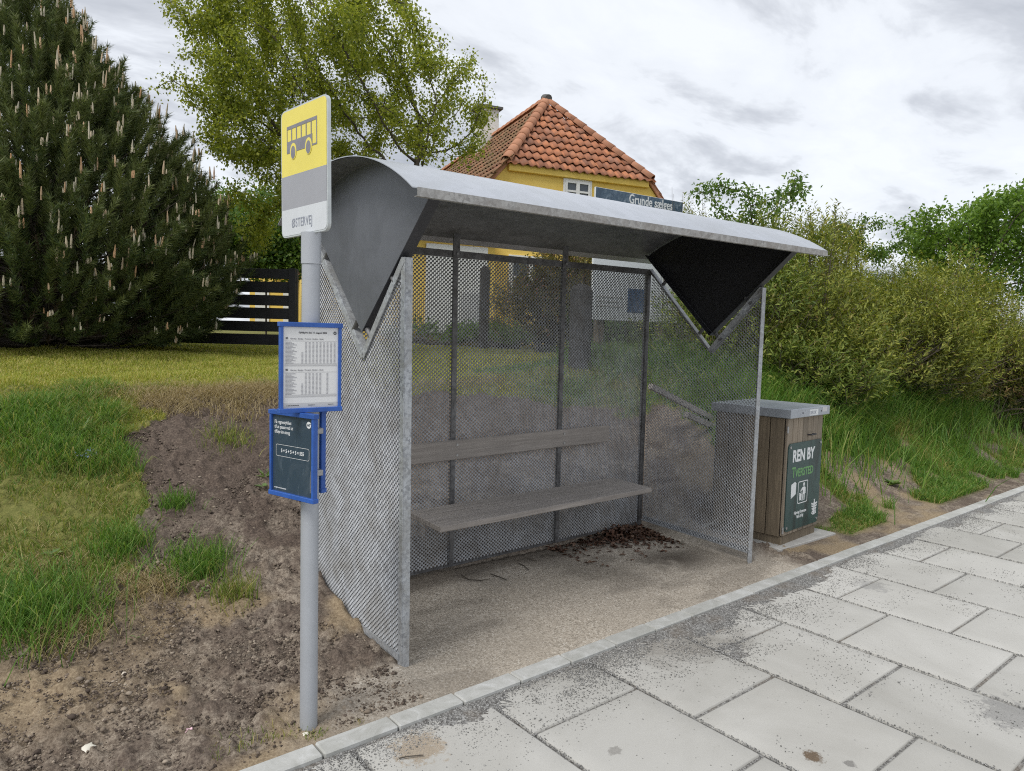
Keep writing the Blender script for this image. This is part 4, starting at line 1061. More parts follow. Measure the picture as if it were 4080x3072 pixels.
def tidy():
    px0, pz0, pw_, ph_ = .205, .288, .165, .175
    o_ = rrect(pw_, ph_, .016, 4, px0, pz0); i_ = rrect(pw_-.014, ph_-.014, .011, 4, px0+.007, pz0+.007); n = len(o_)
    mb = MB(); mb.add([(a, -.0086, b) for a, b in o_]+[(a, -.0086, b) for a, b in i_], [(i, (i+1) % n, n+(i+1) % n, n+i) for i in range(n)])
    f = lambda a, b, t: (a, t, b)
    def poly(P): mb.prism([(px0+a*pw_, pz0+b*ph_) for a, b in P], f, -.0088, -.0079)
    poly([(.60+.085*math.cos(a), .83+.085*math.sin(a)) for a in np.linspace(0, 6.283, 16, endpoint=False)])
    poly([(.50, .72), (.70, .72), (.78, .66), (.80, .42), (.74, .40), (.72, .56), (.72, .12), (.64, .10), (.62, .38), (.57, .38), (.52, .10), (.44, .10), (.52, .52), (.47, .60), (.30, .50), (.28, .56), (.42, .68)])
    poly([(.17, .42), (.41, .42), (.38, .14), (.20, .14)]); poly([(.15, .44), (.43, .44), (.43, .47), (.15, .47)])
    poly([(.27, .52), (.33, .53), (.34, .60), (.29, .61)])
    mb.build('pictogram', MT['white'], sgn_)
    # white torn sticker
    mb = MB(); mb.prism([(.093, .345), (.168, .372), (.172, .455), (.150, .470), (.090, .452)], f, -.0090, -.0079); mb.build('torn_sticker', MT['white'], sgn_)
    # crest
    mb = MB(); cx, cz = .505, .225
    for k in range(4):
        for s_ in (-1, 1):
            w0 = .010; w1 = .052-.006*k; z0 = cz+.022-.021*k
            mb.prism([(cx+s_*w0*1.6, z0-.006), (cx+s_*w1, z0+.004), (cx+s_*(w1-.002), z0+.016), (cx+s_*w0*1.6, z0+.008)], f, -.0088, -.0079)
    mb.prism([(cx-.010, cz-.062), (cx+.010, cz-.062), (cx+.013, cz+.03), (cx+.006, cz+.048), (cx+.012, cz+.066), (cx, cz+.058), (cx-.012, cz+.066), (cx-.006, cz+.048), (cx-.013, cz+.03)], f, -.0088, -.0079)
    mb.prism([(cx-.04, cz-.052), (cx-.016, cz-.064), (cx-.016, cz-.05), (cx-.036, cz-.04)], f, -.0088, -.0079); mb.prism([(cx+.04, cz-.052), (cx+.036, cz-.04), (cx+.016, cz-.05), (cx+.016, cz-.064)], f, -.0088, -.0079)
    mb.build('crest', MT['white'], sgn_)
    for x, z in ((.045, .742), (.556, .742), (.045, .125), (.556, .125)):
        mb = MB(); mb.tube([(x, -.0085, z), (x, -.013, z)], .011, 10); mb.build('bolt_head', MT['zinc'], sgn_)
tidy()
mb = MB(); mb.bbox(3.17, 3.98, .03, .80, -.05, .018, .004); o = mb.build('concrete_slab', MT['concrete']); tag(o, 'rough pale concrete slab the litter bin stands on', 'concrete slab')
# ================================================================== FENCE, BILLBOARD, POST
def bank(p, dz=0): return V([p[0], p[1], float(ground(p[0], p[1]))+dz])
fr_ = at(640, 748, 10.0); fx = unit(V([RT[0], RT[1], 0.])); fR = V([fr_[0], fr_[1], 0]); FZ = 1.275
fence = empty('board_fence', (fR[0], fR[1], FZ), (0, 0, math.atan2(fx[1], fx[0]))); tag(fence, 'black horizontal board fence with gaps, behind the pine', 'fence')
for i in range(6):
    mb = MB(); z = .045+i*.187; mb.bbox(-6.2, -.03, -.022, .0, z+rng.normal(0, .003), z+.150+rng.normal(0, .003), .003); mb.build('fence_board', MT['blackwood'], fence)
for x in (-.05, -1.95, -3.85, -5.75):
    mb = MB(); mb.bbox(x-.05, x+.05, .002, .10, -.3, 1.13, .004); mb.build('fence_post', MT['blackwood'], fence)
mb = MB(); mb.bbox(-.10, .0, -.05, -.024, -.02, 1.135, .003); mb.build('end_board', MT['blackwood'], fence)

bbL = V([4.859, 3.872]); bbR = V([6.456, 3.758]); ba = math.atan2(bbR[1]-bbL[1], bbR[0]-bbL[0]); BWD = float(np.linalg.norm(bbR-bbL))
bb = empty('billboard', (bbL[0], bbL[1], 1.78), (0, 0, ba)); tag(bb, 'white property billboard with blue aerial picture on top, on two posts', 'billboard')
mb = MB(); mb.bbox(0, BWD, 0, .03, 0, 1.706, .003); mb.build('panel', MT['billwhite'], bb)
mb = MB(); mb.box(.004, BWD-.004, -.004, -.001, 1.10, 1.702); mb.build('aerial_picture', MT['aerial'], bb)
text_obj('billboard_text', 'Grunde s\u00e6lges', .172, MT['white'], bb, frameM((.575, -.006, 1.57), (1, 0, 0), (0, 0, 1), (0, -1, 0)), bold=.0028, sx=.80)
mb = MB(); mb.box(.62, .98, -.004, -.001, .12, .44); mb.build('blue_block', plain('billboard_blue', (.06, .12, .24), .5, 0, .2, 5), bb)
mb = MB()
for z, w_ in ((.30, .45), (.24, .38), (.18, .42)): mb.box(.08, .08+w_, -.004, -.001, z, z+.02)
mb.build('text_line', MT['papergrey'], bb)
for x in (.20, BWD-.25):
    mb = MB(); mb.bbox(x-.05, x+.05, .032, .13, -1.0, 1.55, .004); mb.build('billboard_post', MT['binwood'], bb)
for (px, w_, tp, bt, d, lab) in ((1044, .19, 592, 768, 13.6, 'dark round topped post standing on the lawn behind the shelter'), (1251, .26, 605, 790, 8.3, 'thick dark timber post left of the billboard')):
    p = at(px, bt, d); hgt = (bt-tp)/1510*d
    mb = MB(); mb.tube([(0, 0, -.3), (0, 0, hgt-.08), (0, 0, hgt-.03), (0, 0, hgt)], [w_/2, w_/2, w_*.38, w_*.12], 16)
    o = mb.build('timber_post', MT['post'], None, True); o.location = (p[0], p[1], float(ground(p[0], p[1]))); tag(o, lab, 'post')
te = empty('timber_edging', (3.346, 1.5, 0)); tag(te, 'sloping timber edging boards on the bank behind the right mesh panel', 'edging')
for a, b in (((0, 0, 1.15), (.95, 0, .80)), ((.376, -.12, .885), (1.07, -.12, .655))):
    mb = MB(); mb.bar(V(a)-V([0, 0, .03]), V(b)-V([0, 0, .03]), .05, .05); mb.build('edging_board', MT['benchwood'], te)

# ================================================================== HOUSE
HZ = 1.5; Cg = V([10.081, 9.834]); ha = math.atan2(-.253, .967)
hs = empty('yellow_house', (Cg[0], Cg[1], HZ), (0, 0, ha)); tag(hs, 'yellow plastered house with half-hipped red tile roof and white chimney', 'house')
E, ZE, AYh, ZA = 1.911, 4.031, 2.05, 6.196; SL = (ZA-ZE)/E; HWd = 3.55; LEN = 12.0
ZW = ZE-(HWd-E)*SL
mb = MB()
def hf(a, b, t): return (a, t, b)
E_ = E-.02
mb.prism([(-HWd+.12, -.4), (HWd-.12, -.4), (HWd-.12, ZW+.08), (E_, ZE-.10), (-E_, ZE-.10), (-HWd+.12, ZW+.08)], hf, 0, LEN)
wall = mb.build('wall', MT['plaster'], hs)
mb = MB(); mb.bbox(-E+.02, E-.02, -.09, .02, ZE-.23, ZE-.06, .01); mb.build('cornice', MT['plaster'], hs)
roofp = MB(); e_ = .06
roofp.add([(-HWd-.2, .02, ZW-.2*SL-e_), (-E, .02, ZE-e_), (0, AYh, ZA-e_), (0, LEN, ZA-e_), (-HWd-.2, LEN, ZW-.2*SL-e_)], [(0, 1, 2, 3, 4)])
roofp.add([(HWd+.2, .02, ZW-.2*SL-e_), (E, .02, ZE-e_), (0, AYh, ZA-e_), (0, LEN, ZA-e_), (HWd+.2, LEN, ZW-.2*SL-e_)], [(4, 3, 2, 1, 0)])
roofp.add([(-E, .0, ZE-e_), (E, .0, ZE-e_), (0, AYh, ZA-e_)], [(0, 1, 2)])
hroof = roofp.build('roof', MT['bark'], hs)
def tiles(name, O, ex, es, nn, xr, sr, poly, tw=.21, tl=.30, mt='tile'):
    """pantiles over a plane: O origin, ex along the eave, es up the slope, nn normal"""
    O, ex, es, nn = map(lambda q: V(q, float), (O, ex, es, nn)); m = 8
    u = np.linspace(0, 1.10, m); prof = .030*np.sin((u-.12)*2*math.pi)+.012
    vs = []; fs = []; off = 0
    for j in range(int(sr/tl)+2):
        for i in range(int(xr/tw)+2):
            cx, cs = (i+.5)*tw, (j+.5)*tl
            if not in_poly(V([cx]), V([cs]), poly)[0]: continue
            dx, ds, dh = rng.normal(0, .004), rng.normal(0, .006), rng.normal(0, .003)
            x = i*tw+u*tw+dx
            P = []
            for s, h in ((j*tl-.05+ds, .045), (j*tl-.05+ds, .058), (j*tl+tl*.5, .036), (j*tl+tl*1.05, .006)):
                P.append(O+ex*x[:, None]+es*s+nn*(prof+h+dh)[:, None])
            vs.append(np.concatenate(P))
            k = np.arange(m-1)
            for r_ in range(3): fs.append(np.stack([r_*m+k, r_*m+k+1, (r_+1)*m+k+1, (r_+1)*m+k], -1)+off)
            off += 4*m
    o = link(name, npmesh(name, np.concatenate(vs), [np.concatenate(fs)]), MT[mt], hroof)
    return o
sl = math.hypot(AYh, ZA-ZE); es = unit(V([0, AYh, ZA-ZE])); nn = unit(V([0, -(ZA-ZE), AYh]))
ov = .12
tiles('hip_tiles', V([-E-.05, 0, ZE])-es*ov, (1, 0, 0), es, nn, 2*E+.1, sl+ov, [(-.15, -.01), (2*E+.25, -.01), (2*E+.1, ov), (E+.05+.06, sl+ov-.05), (E+.05-.06, sl+ov-.05), (0, ov)])
sm = math.hypot(HWd+.25, (HWd+.25)*SL); sE = math.hypot(E, E*SL)
es = unit(V([1, 0, SL])); nn = unit(V([-SL, 0, 1]))
tiles('roof_tiles', (-HWd-.25, LEN, ZA-(HWd+.25)*SL), (0, -1, 0), es, nn, LEN+.1, sm, [(0, 0), (LEN+.08, 0), (LEN+.08, sm-sE), (LEN-AYh, sm-.03), (0, sm-.03)], mt='mosstile')
es = unit(V([-1, 0, SL])); nn = unit(V([SL, 0, 1]))
tiles('roof_tiles', (HWd+.25, -.08, ZA-(HWd+.25)*SL), (0, 1, 0), es, nn, LEN+.1, sm, [(0, 0), (LEN, 0), (LEN, sm-.03), (AYh+.08, sm-.03), (0, sm-sE)])
def caps(name, a, b, r=.125, ln=.36):
    a = V(a, float); b = V(b, float); L_ = np.linalg.norm(b-a); d = (b-a)/L_; side = unit(np.cross(d, V([0, 0, 1.]))); up = np.cross(side, d); n = int(L_/ln)+1
    vs = []; fs = []; off = 0; m = 9; th = np.linspace(-.15, math.pi+.15, m)
    for i in range(n):
        p0 = a+d*(i*L_/n-.03); p1 = a+d*((i+1)*L_/n+.015); rr_ = r*rng.uniform(.97, 1.03)
        for p, q, k in ((p0, rr_*1.10-.02, 0), (p0, rr_*1.10, 0), (p1, rr_*.92, 0)):
            vs.append(p+side*np.cos(th)[:, None]*q+up*np.sin(th)[:, None]*q*.9)
        k = np.arange(m-1)
        for r_ in range(2): fs.append(np.stack([r_*m+k, r_*m+k+1, (r_+1)*m+k+1, (r_+1)*m+k], -1)+off)
        off += 3*m
    return link(name, npmesh(name, np.concatenate(vs), [np.concatenate(fs)]), MT['ridgetile'], hroof)
caps('hip_cap', (-E-.04, -.07, ZE-.0), (0, AYh, ZA+.05)); caps('hip_cap', (E+.04, -.07, ZE-.0), (0, AYh, ZA+.05)); caps('ridge_cap', (0, AYh, ZA+.05), (0, LEN, ZA+.05))
mb = MB(); mb.tube([(0, AYh-.15, ZA+.07), (0, AYh+.10, ZA+.13)], [.10, .12], 10); mb.build('ridge_end', MT['slate'], hroof)
for s_ in (-1, 1):       # verge boards
    mb = MB(); mb.bar((s_*(E+.02), -.035, ZE-.03), (s_*(HWd+.2), -.035, ZE-(HWd+.2-E)*SL-.03), .05, .12, (0, 0, 1)); mb.build('verge', MT['ridgetile'], hroof)
ch = MB(); cy_ = AYh+3.7
ch.bbox(-.50, .12, cy_, cy_+.55, ZA-1.3, ZA+.86, .01); cho = ch.build('chimney', MT['whitewash'], hroof)
ch = MB(); ch.bbox(-.60, .22, cy_-.1, cy_+.65, ZA+.862, ZA+.94, .01); ch.build('chimney_slab', MT['slate'], cho)
def window(name, x0, x1, z0, z1, cols, rows, y=-.012, parent=hs, glass='glass', fw=.045):
    e = empty(name, (0, 0, 0)); e.parent = parent
    mb = MB(); mb.bbox(x0-.06, x0, y-.02, y+.03, z0-.06, z1+.06, .004); mb.bbox(x1, x1+.06, y-.02, y+.03, z0-.06, z1+.06, .004); mb.box(x0, x1, y-.02, y+.03, z1, z1+.06); mb.box(x0, x1, y-.02, y+.03, z0-.06, z0)
    cw = (x1-x0)/cols; rh = (z1-z0)/rows
    for c in range(cols):
        a, b = x0+c*cw, x0+(c+1)*cw
        mb.box(a, a+fw, y-.035, y+.02, z0, z1); mb.box(b-fw, b, y-.035, y+.02, z0, z1)
        for r_ in range(rows+1):
            zc = z0+r_*rh; h_ = fw*(.9 if r_ in (0, rows) else .5); lo = max(z0, zc-h_); hi = min(z1, zc+h_); mb.box(a+fw, b-fw, y-.032, y+.02, lo, hi)
    mb.build('window_frame', MT['winpaint'], e)
    mb = MB(); mb.box(x0, x1, y-.006, y+.01, z0, z1); mb.build('pane', MT[glass], e); return e
window('window', -.40, .25, 3.05, 3.74, 2, 3)
window('window', -1.75, -.75, .95, 1.85, 2, 2)
window('window', .6, 1.6, .95, 1.85, 2, 2)
# low annex to the left of the gable with white doors
mb = MB(); mb.bbox(-6.2, -2.35, -.55, 2.5, -.4, 2.15, .01); an = mb.build('annex', MT['plaster'], hs)
mb = MB(); mb.prism([(-.75, 2.10), (2.6, 2.75), (2.6, 2.87), (-.75, 2.22)], lambda a, b, t: (t, a, b), -6.3, -2.3); mb.build('annex_roof', MT['tile'], an)
mb = MB(); mb.bbox(-3.95, -2.55, -.62, -.56, .05, 1.95, .01); mb.bbox(-3.22, -3.20, -.63, -.62, .05, 1.95, .002); mb.build('door', MT['winpaint'], an)
mb = MB(); mb.bbox(-3.15, -2.75, -.635, -.621, .15, .95, .01); mb.build('door_panel', MT['papergrey'], an)
# a second low house, seen only through the gaps of the fence
p = at(612, 700, 26.0); h2 = empty('distant_house', (p[0], p[1], 1.5), (0, 0, -.5)); tag(h2, 'small yellow and white house seen between the fence boards', 'house')
mb = MB(); mb.bbox(-1.2, 6, 0, 5, -.5, 2.1, .01); mb.build('wall', MT['plaster'], h2)
mb = MB(); mb.prism([(-.3, 2.0), (2.5, 4.2), (5.3, 2.0)], lambda a, b, t: (t, a, b), -.4, 6.4); mb.build('roof', MT['tile'], h2)
mb = MB()
for x in (-1.0, .0, 1.3): mb.box(x, x+.5, -.04, -.005, .3, 1.7)
mb.build('window', MT['winpaint'], h2)

# ================================================================== TREES
def spacecol(attr, root, first, step=.16, di=1.6, dk=.32, iters=200, jit=.12):
    nodes = [V(q, float) for q in ([root]+first)]; par = [-1]+list(range(len(first)))
    A = attr.copy(); N = np.array(nodes)
    d = np.linalg.norm(A[:, None]-N[None], axis=2); near = d.argmin(1); dist = d.min(1)
    for it in range(iters):
        alive = dist > dk
        A, near, dist = A[alive], near[alive], dist[alive]
        if len(A) == 0: break
        lim = di if (dist < di).any() else dist.min()+.3
        m = dist < lim
        if not m.any(): break
        v = unit(A[m]-N[near[m]]); u, inv = np.unique(near[m], return_inverse=True)
        acc = np.zeros((len(u), 3)); np.add.at(acc, inv, v)
        new = N[u]+unit(unit(acc)+rng.normal(0, jit, (len(u), 3)))*step
        dd = np.linalg.norm(new[:, None]-N[None], axis=2).min(1) if len(N) < 9000 else np.ones(len(new))
        ok = dd > step*.35
        if not ok.any():
            dk *= 1.15; 
            if dk > 2: break
            continue
        new, u = new[ok], u[ok]; k0 = len(N); N = np.concatenate([N, new]); par += list(u)
        dn = np.linalg.norm(A[:, None]-new[None], axis=2); j = dn.argmin(1); dm = dn.min(1)
        b = dm < dist; near[b] = k0+j[b]; dist[b] = dm[b]
    return N, np.array(par)
def blob(px, py, d, rx, ry, rd, n, per=6, cs=.22):
    m = d/1510; nc = max(3, n//per)
    qc = rdir(nc)*(rng.random((nc, 1))**.40); q = qc[rng.integers(0, nc, n)]+rdir(n)*rng.random((n, 1))**.5*cs
    return at(px, py, d)+RT*(q[:, :1]*rx*m)+UP*(q[:, 1:2]*ry*m)+FW*(q[:, 2:]*rd)
def tree(name, label, cat, root, first, attr, mat, nleaf, ls, lw, step=.16, dk=.3, tip=.004, bark='bark', spread=.10, group=None, droop=.35, thr=2.6, power=2.2, clump=0):
    N, par = spacecol(attr, root, first, step=step, dk=dk)
    n = len(N); r = np.zeros(n)
    ch = np.zeros(n, int); np.add.at(ch, par[1:], 1)
    acc = np.where(ch == 0, tip**power, 0.0)
    for i in range(n-1, 0, -1):
        acc[par[i]] += acc[i]
    r = acc**(1/power)
    t = empty(name, tuple(root)); tag(t, label, cat, group)
    R0 = V(root, float)
    a, b = N[par[1:]]-R0, N[1:]-R0
    vs, f = frusta(a, b, r[par[1:]].clip(0, r[1:]*1.6+.002), r[1:], 5)
    link('trunk', npmesh('trunk', vs, [f], None, True), MT[bark], t)
    cand = np.where(r < tip*thr)[0]
    if clump:
        w = .25+1.5*sstep(.35, .65, fbm(N[cand, 0]*clump+N[cand, 2]*.7, N[cand, 2]*clump+N[cand, 1]*clump*.5, 3, 17)); w /= w.sum()
        k = rng.choice(cand, nleaf, p=w)
    else: k = rng.choice(cand, nleaf)
    pos = N[k]-R0+rng.normal(0, spread, (nleaf, 3))
    ax = unit(rdir(nleaf)+V([0, 0, -droop])); nr = unit(rdir(nleaf)*.8+V([0, 0, .8]))
    sc = rng.uniform(.65, 1.25, nleaf)
    vs, f = leaves(pos, ax, nr, ls*sc, lw*sc)
    link('crown', npmesh('crown', vs, [f]), MT[mat], t)
    return t
def ground_at(px, d):
    p = at(px, 740, d); return V([p[0], p[1], float(ground(p[0], p[1]))])
# birch
r0 = ground_at(868, 9.3)
at_ = [blob(760, 165, 9.3, 235, 200, 1.5, 900), blob(560, 190, 9.1, 150, 170, 1.2, 520), blob(430, 215, 9.0, 85, 75, .7, 90), blob(430, 45, 9.0, 75, 55, .7, 100), blob(385, 195, 9, 45, 40, .5, 25),
       blob(640, -60, 9.3, 260, 110, 1.4, 420), blob(600, 330, 9.1, 120, 110, 1.0, 300), blob(900, 300, 9.3, 70, 75, .9, 160), blob(985, 250, 9.4, 85, 120, .8, 110), blob(1035, 175, 9.4, 60, 70, .5, 40), blob(540, 480, 9.5, 50, 70, .6, 80), blob(970, 360, 9.3, 50, 40, .5, 45)]
f1 = [r0+V([0, 0, .25*i]) for i in range(1, 6)]
tree('birch_tree', 'tall birch with loose yellow-green foliage standing behind the bus sign', 'birch tree', r0, f1, np.concatenate(at_), 'birchleaf', 80000, .042, .031, step=.13, dk=.24, tip=.0045, spread=.075, droop=.7, clump=1.6, thr=2.4)
# dense dark shrub tree behind the fence
r0 = ground_at(575, 14.5)
at_ = [blob(560, 500, 14.5, 115, 95, 1.4, 420), blob(470, 460, 14.5, 60, 60, .9, 120), blob(640, 530, 14.5, 60, 60, .9, 120)]
tree('hornbeam_tree', 'dense dark green leafy tree just above the black fence', 'tree', r0, [r0+V([0, 0, .3*i]) for i in range(1, 5)], np.concatenate(at_), 'hornleaf', 30000, .075, .055, step=.2, dk=.34, spread=.16, clump=1.1)
# big tree at the right edge
r0 = ground_at(2108, 15.5)
at_ = [blob(2110, 520, 15.5, 120, 90, 1.7, 420), blob(2035, 520, 15.5, 75, 75, 1.1, 170), blob(2205, 470, 15.5, 95, 85, 1.4, 260), blob(1985, 480, 15.5, 45, 50, .7, 60), blob(2150, 610, 15.5, 110, 35, 1.2, 150), blob(2300, 560, 15.5, 80, 110, 1.4, 200), blob(2030, 590, 15.3, 55, 25, .8, 50)]
tree('broadleaf_tree', 'spreading bright green tree at the right edge behind the hedge', 'tree', r0, [r0+V([.0, 0, .3*i]) for i in range(1, 3)], np.concatenate(at_), 'treeleaf', 24000, .085, .06, step=.22, dk=.30, tip=.006, spread=.12, clump=1.0, thr=2.0)
# young trees rising out of the hedge behind the shelter roof
for (px, d, bl, nl, lab) in (
    (1640, 9.6, [(1560, 410, 62, 45, .4, 45), (1640, 440, 60, 60, .5, 60), (1705, 430, 52, 58, .4, 48), (1590, 480, 70, 40, .4, 60), (1535, 400, 40, 20, .3, 14)], 2600, 'slender young tree with sparse dark leaves above the right end of the roof'),
    (1850, 12.5, [(1790, 520, 70, 40, .6, 70), (1880, 520, 80, 50, .6, 80), (1840, 480, 50, 30, .5, 30)], 4200, 'low feathery tree between the young tree and the big tree')):
    r0 = ground_at(px, d)
    tree('young_tree', lab, 'young tree', r0, [r0+V([0, 0, .3*i]) for i in range(1, 4)], np.concatenate([blob(a, b, d, c, e, f_, g_) for a, b, c, e, f_, g_ in bl]), 'hornleaf', int(nl*.6), .07, .036, step=.14, dk=.2, tip=.0045, spread=.06, thr=1.7)

# shrubs: long upright shoots carrying lance-shaped leaves
def shrub(name, label, cat, c, r, h, ns, mat, group, ll=.062, lw=.0155, nl=13, stem='barklight', up=.9, lean=None):
    c = V(c, float); t = empty(name, tuple(c)); tag(t, label, cat, group)
    q = rdir(ns); q[:, 2] = np.abs(q[:, 2]); rad = rng.random((ns, 1))**.3
    lump = .80+.4*fbm(q[:, 0]*2.2+c[0]*3, q[:, 1]*2.2+q[:, 2]*2+c[1], 3, 23)[:, None]
    nlp = 17; lc = rdir(nlp); lc[:, 2] = np.abs(lc[:, 2]); lc = lc*(.55+.42*rng.random((nlp, 1))); lr = rng.uniform(.20, .36, nlp)
    wl = lr**2/np.sum(lr**2); li = rng.choice(nlp, ns, p=wl); u = rdir(ns); u[:, 2] = np.where(u[:, 2] < -.3, -u[:, 2], u[:, 2])
    ql = lc[li]+u*lr[li][:, None]*(rng.random((ns, 1))**.25); ql[:, 2] = np.maximum(ql[:, 2], 0)
    fr_ = (rng.random(ns) < .86)[:, None]
    p = np.where(fr_, ql, q*rad*lump)*V([r, r, h*.86])+V([0, 0, h*.08])
    q = np.where(fr_, unit(lc[li]*.5+u), q)
    ax = unit(q*V([1, 1, .6])*.9+V([0, 0, up*.8])+rng.normal(0, .22, (ns, 3)))
    L_ = rng.uniform(.20, .42, ns)*(.7+.3*h/1.6)
    k = np.linspace(.12, 1, nl); n = ns*nl
    pos = (p[:, None, :]+ax[:, None, :]*(k[None, :, None]*L_[:, None, None])).reshape(-1, 3)
    A = np.repeat(ax, nl, 0); rd = unit(np.cross(A, rdir(n))); la = unit(A*.65+rd*.8); nr = unit(np.cross(la, np.cross(la, A))*-1+rng.normal(0, .3, (n, 3)))
    sc = rng.uniform(.6, 1.2, n)
    vs, f = leaves(pos, la, nr, ll*sc, lw*sc, .12)
    link('foliage', npmesh('foliage', vs, [f]), MT[mat], t)
    m = min(ns, 130); i = rng.choice(ns, m, replace=False)
    base = rng.normal(0, r*.15, (m, 3))*V([1, 1, 0])+V([0, 0, -.05]); mid = base*.4+p[i]*.55+V([0, 0, .05])
    a = np.concatenate([base, mid, p[i]]); b = np.concatenate([mid, p[i], p[i]+ax[i]*L_[i][:, None]])
    ra = np.concatenate([np.full(m, .009), np.full(m, .006), np.full(m, .0035)]); rb = np.concatenate([np.full(m, .006), np.full(m, .0035), np.full(m, .0015)])
    v2, f2 = frusta(a, b, ra, rb, 4); link('stems', npmesh('stems', v2, [f2]), MT[stem], t)
    return t
HG = 'shrubs of the hedge on the bank'
def hb(px, d): 
    p = ground_at(px, d); return p
for (px, d, r, h, ns, mt, lab) in (
    (1590, 8.4, .95, 1.55, 900, 'willowgreen', 'leftmost hedge shrub, half hidden behind the right mesh panel'),
    (1745, 8.6, 1.0, 1.6, 1300, 'willowleaf', 'hedge shrub with narrow olive leaves rising right beside the shelter post'),
    (1800, 8.1, .62, .75, 520, 'willowgreen', 'low hedge shrub in front, bulging over the grass right behind the bin'),
    (1690, 7.9, .5, .7, 380, 'willowgreen', 'small low shrub directly behind the lid of the bin'),
    (1880, 9.2, 1.05, 1.5, 1300, 'willowleaf', 'tall yellow-olive hedge shrub right of the roof tip'),
    (1960, 9.4, .8, 1.0, 700, 'willowdark', 'mid height shrub with a dark hollow at its left, in the middle of the hedge'),
    (2020, 10.2, 1.1, 1.7, 1200, 'willowleaf', 'brown tinged hedge shrub below the big tree, left one'),
    (2130, 10.4, .9, 1.1, 800, 'brownleaf', 'brownish shrub with reddish leaves low in the hedge'),
    (2180, 11.2, 1.1, 1.75, 1100, 'willowleaf', 'hedge shrub at the right edge under the big tree'),
    (2230, 10.6, .75, 1.0, 600, 'willowgreen', 'bright yellow-green shrub cut by the right edge of the picture'),
    (2330, 12.0, 1.2, 1.8, 900, 'willowleaf', 'last hedge shrub beyond the right edge'),
    (1660, 10.2, 1.15, 2.0, 1200, 'willowleaf', 'tall back row shrub under the young tree'),
    (1790, 11.0, 1.2, 1.65, 1100, 'willowgreen', 'tall back row shrub seen above the roof tip'),
    (1930, 12.5, 1.2, 1.5, 1000, 'willowleaf', 'back row shrub in the gap before the big tree'),
    (1510, 11.2, .9, 1.9, 800, 'willowleaf', 'wispy shrub beside the billboard, partly above the roof')):
    shrub('hedge_shrub', lab, 'shrub', hb(px, d), r*1.06, h*1.08, int(ns*1.4), mt, HG, ll=.064, lw=.019)
for (px, d, r, h, ns, mt, lab) in (
    (1185, 12.6, .8, 1.7, 600, 'brownleaf', 'brownish garden bush in front of the yellow house, seen through the back mesh'),
    (1250, 12.0, .8, 2.0, 700, 'brownleaf', 'larger garden bush left of the billboard, seen through the back mesh'),
    (1330, 12.0, .8, .9, 400, 'hornleaf', 'dark green bush behind the billboard posts'),
    (940, 14.8, 1.1, .34, 420, 'hornleaf', 'low dark green border plants along the house wall, left part'),
    (1080, 14.8, 1.1, .34, 420, 'hornleaf', 'low dark green border plants along the house wall, right part'),
    (1420, 11.6, .9, .75, 400, 'hornleaf', 'dark bush under the right half of the billboard')):
    shrub('garden_bush', lab, 'bush', hb(px, d), r, h, ns, mt, 'garden bushes behind the shelter', ll=.09, lw=.04, nl=9)
# bare dry stems next to the billboard
c0 = ground_at(1490, 8.9); tt = empty('dry_stems', tuple(c0)); tag(tt, 'thin bare dry stems sticking up right of the billboard', 'dry stems')
mb = MB()
for i in range(22):
    bx, by = rng.normal(0, .22, 2); hh = rng.uniform(1.6, 2.4); lx = rng.normal(-.1, .18)
    mb.tube([(bx, by, 0), (bx+lx*.4, by, hh*.5), (bx+lx, by+.05, hh)], [.006, .0045, .0015], 5, False)
mb.build('stem', MT['barklight'], tt, True)

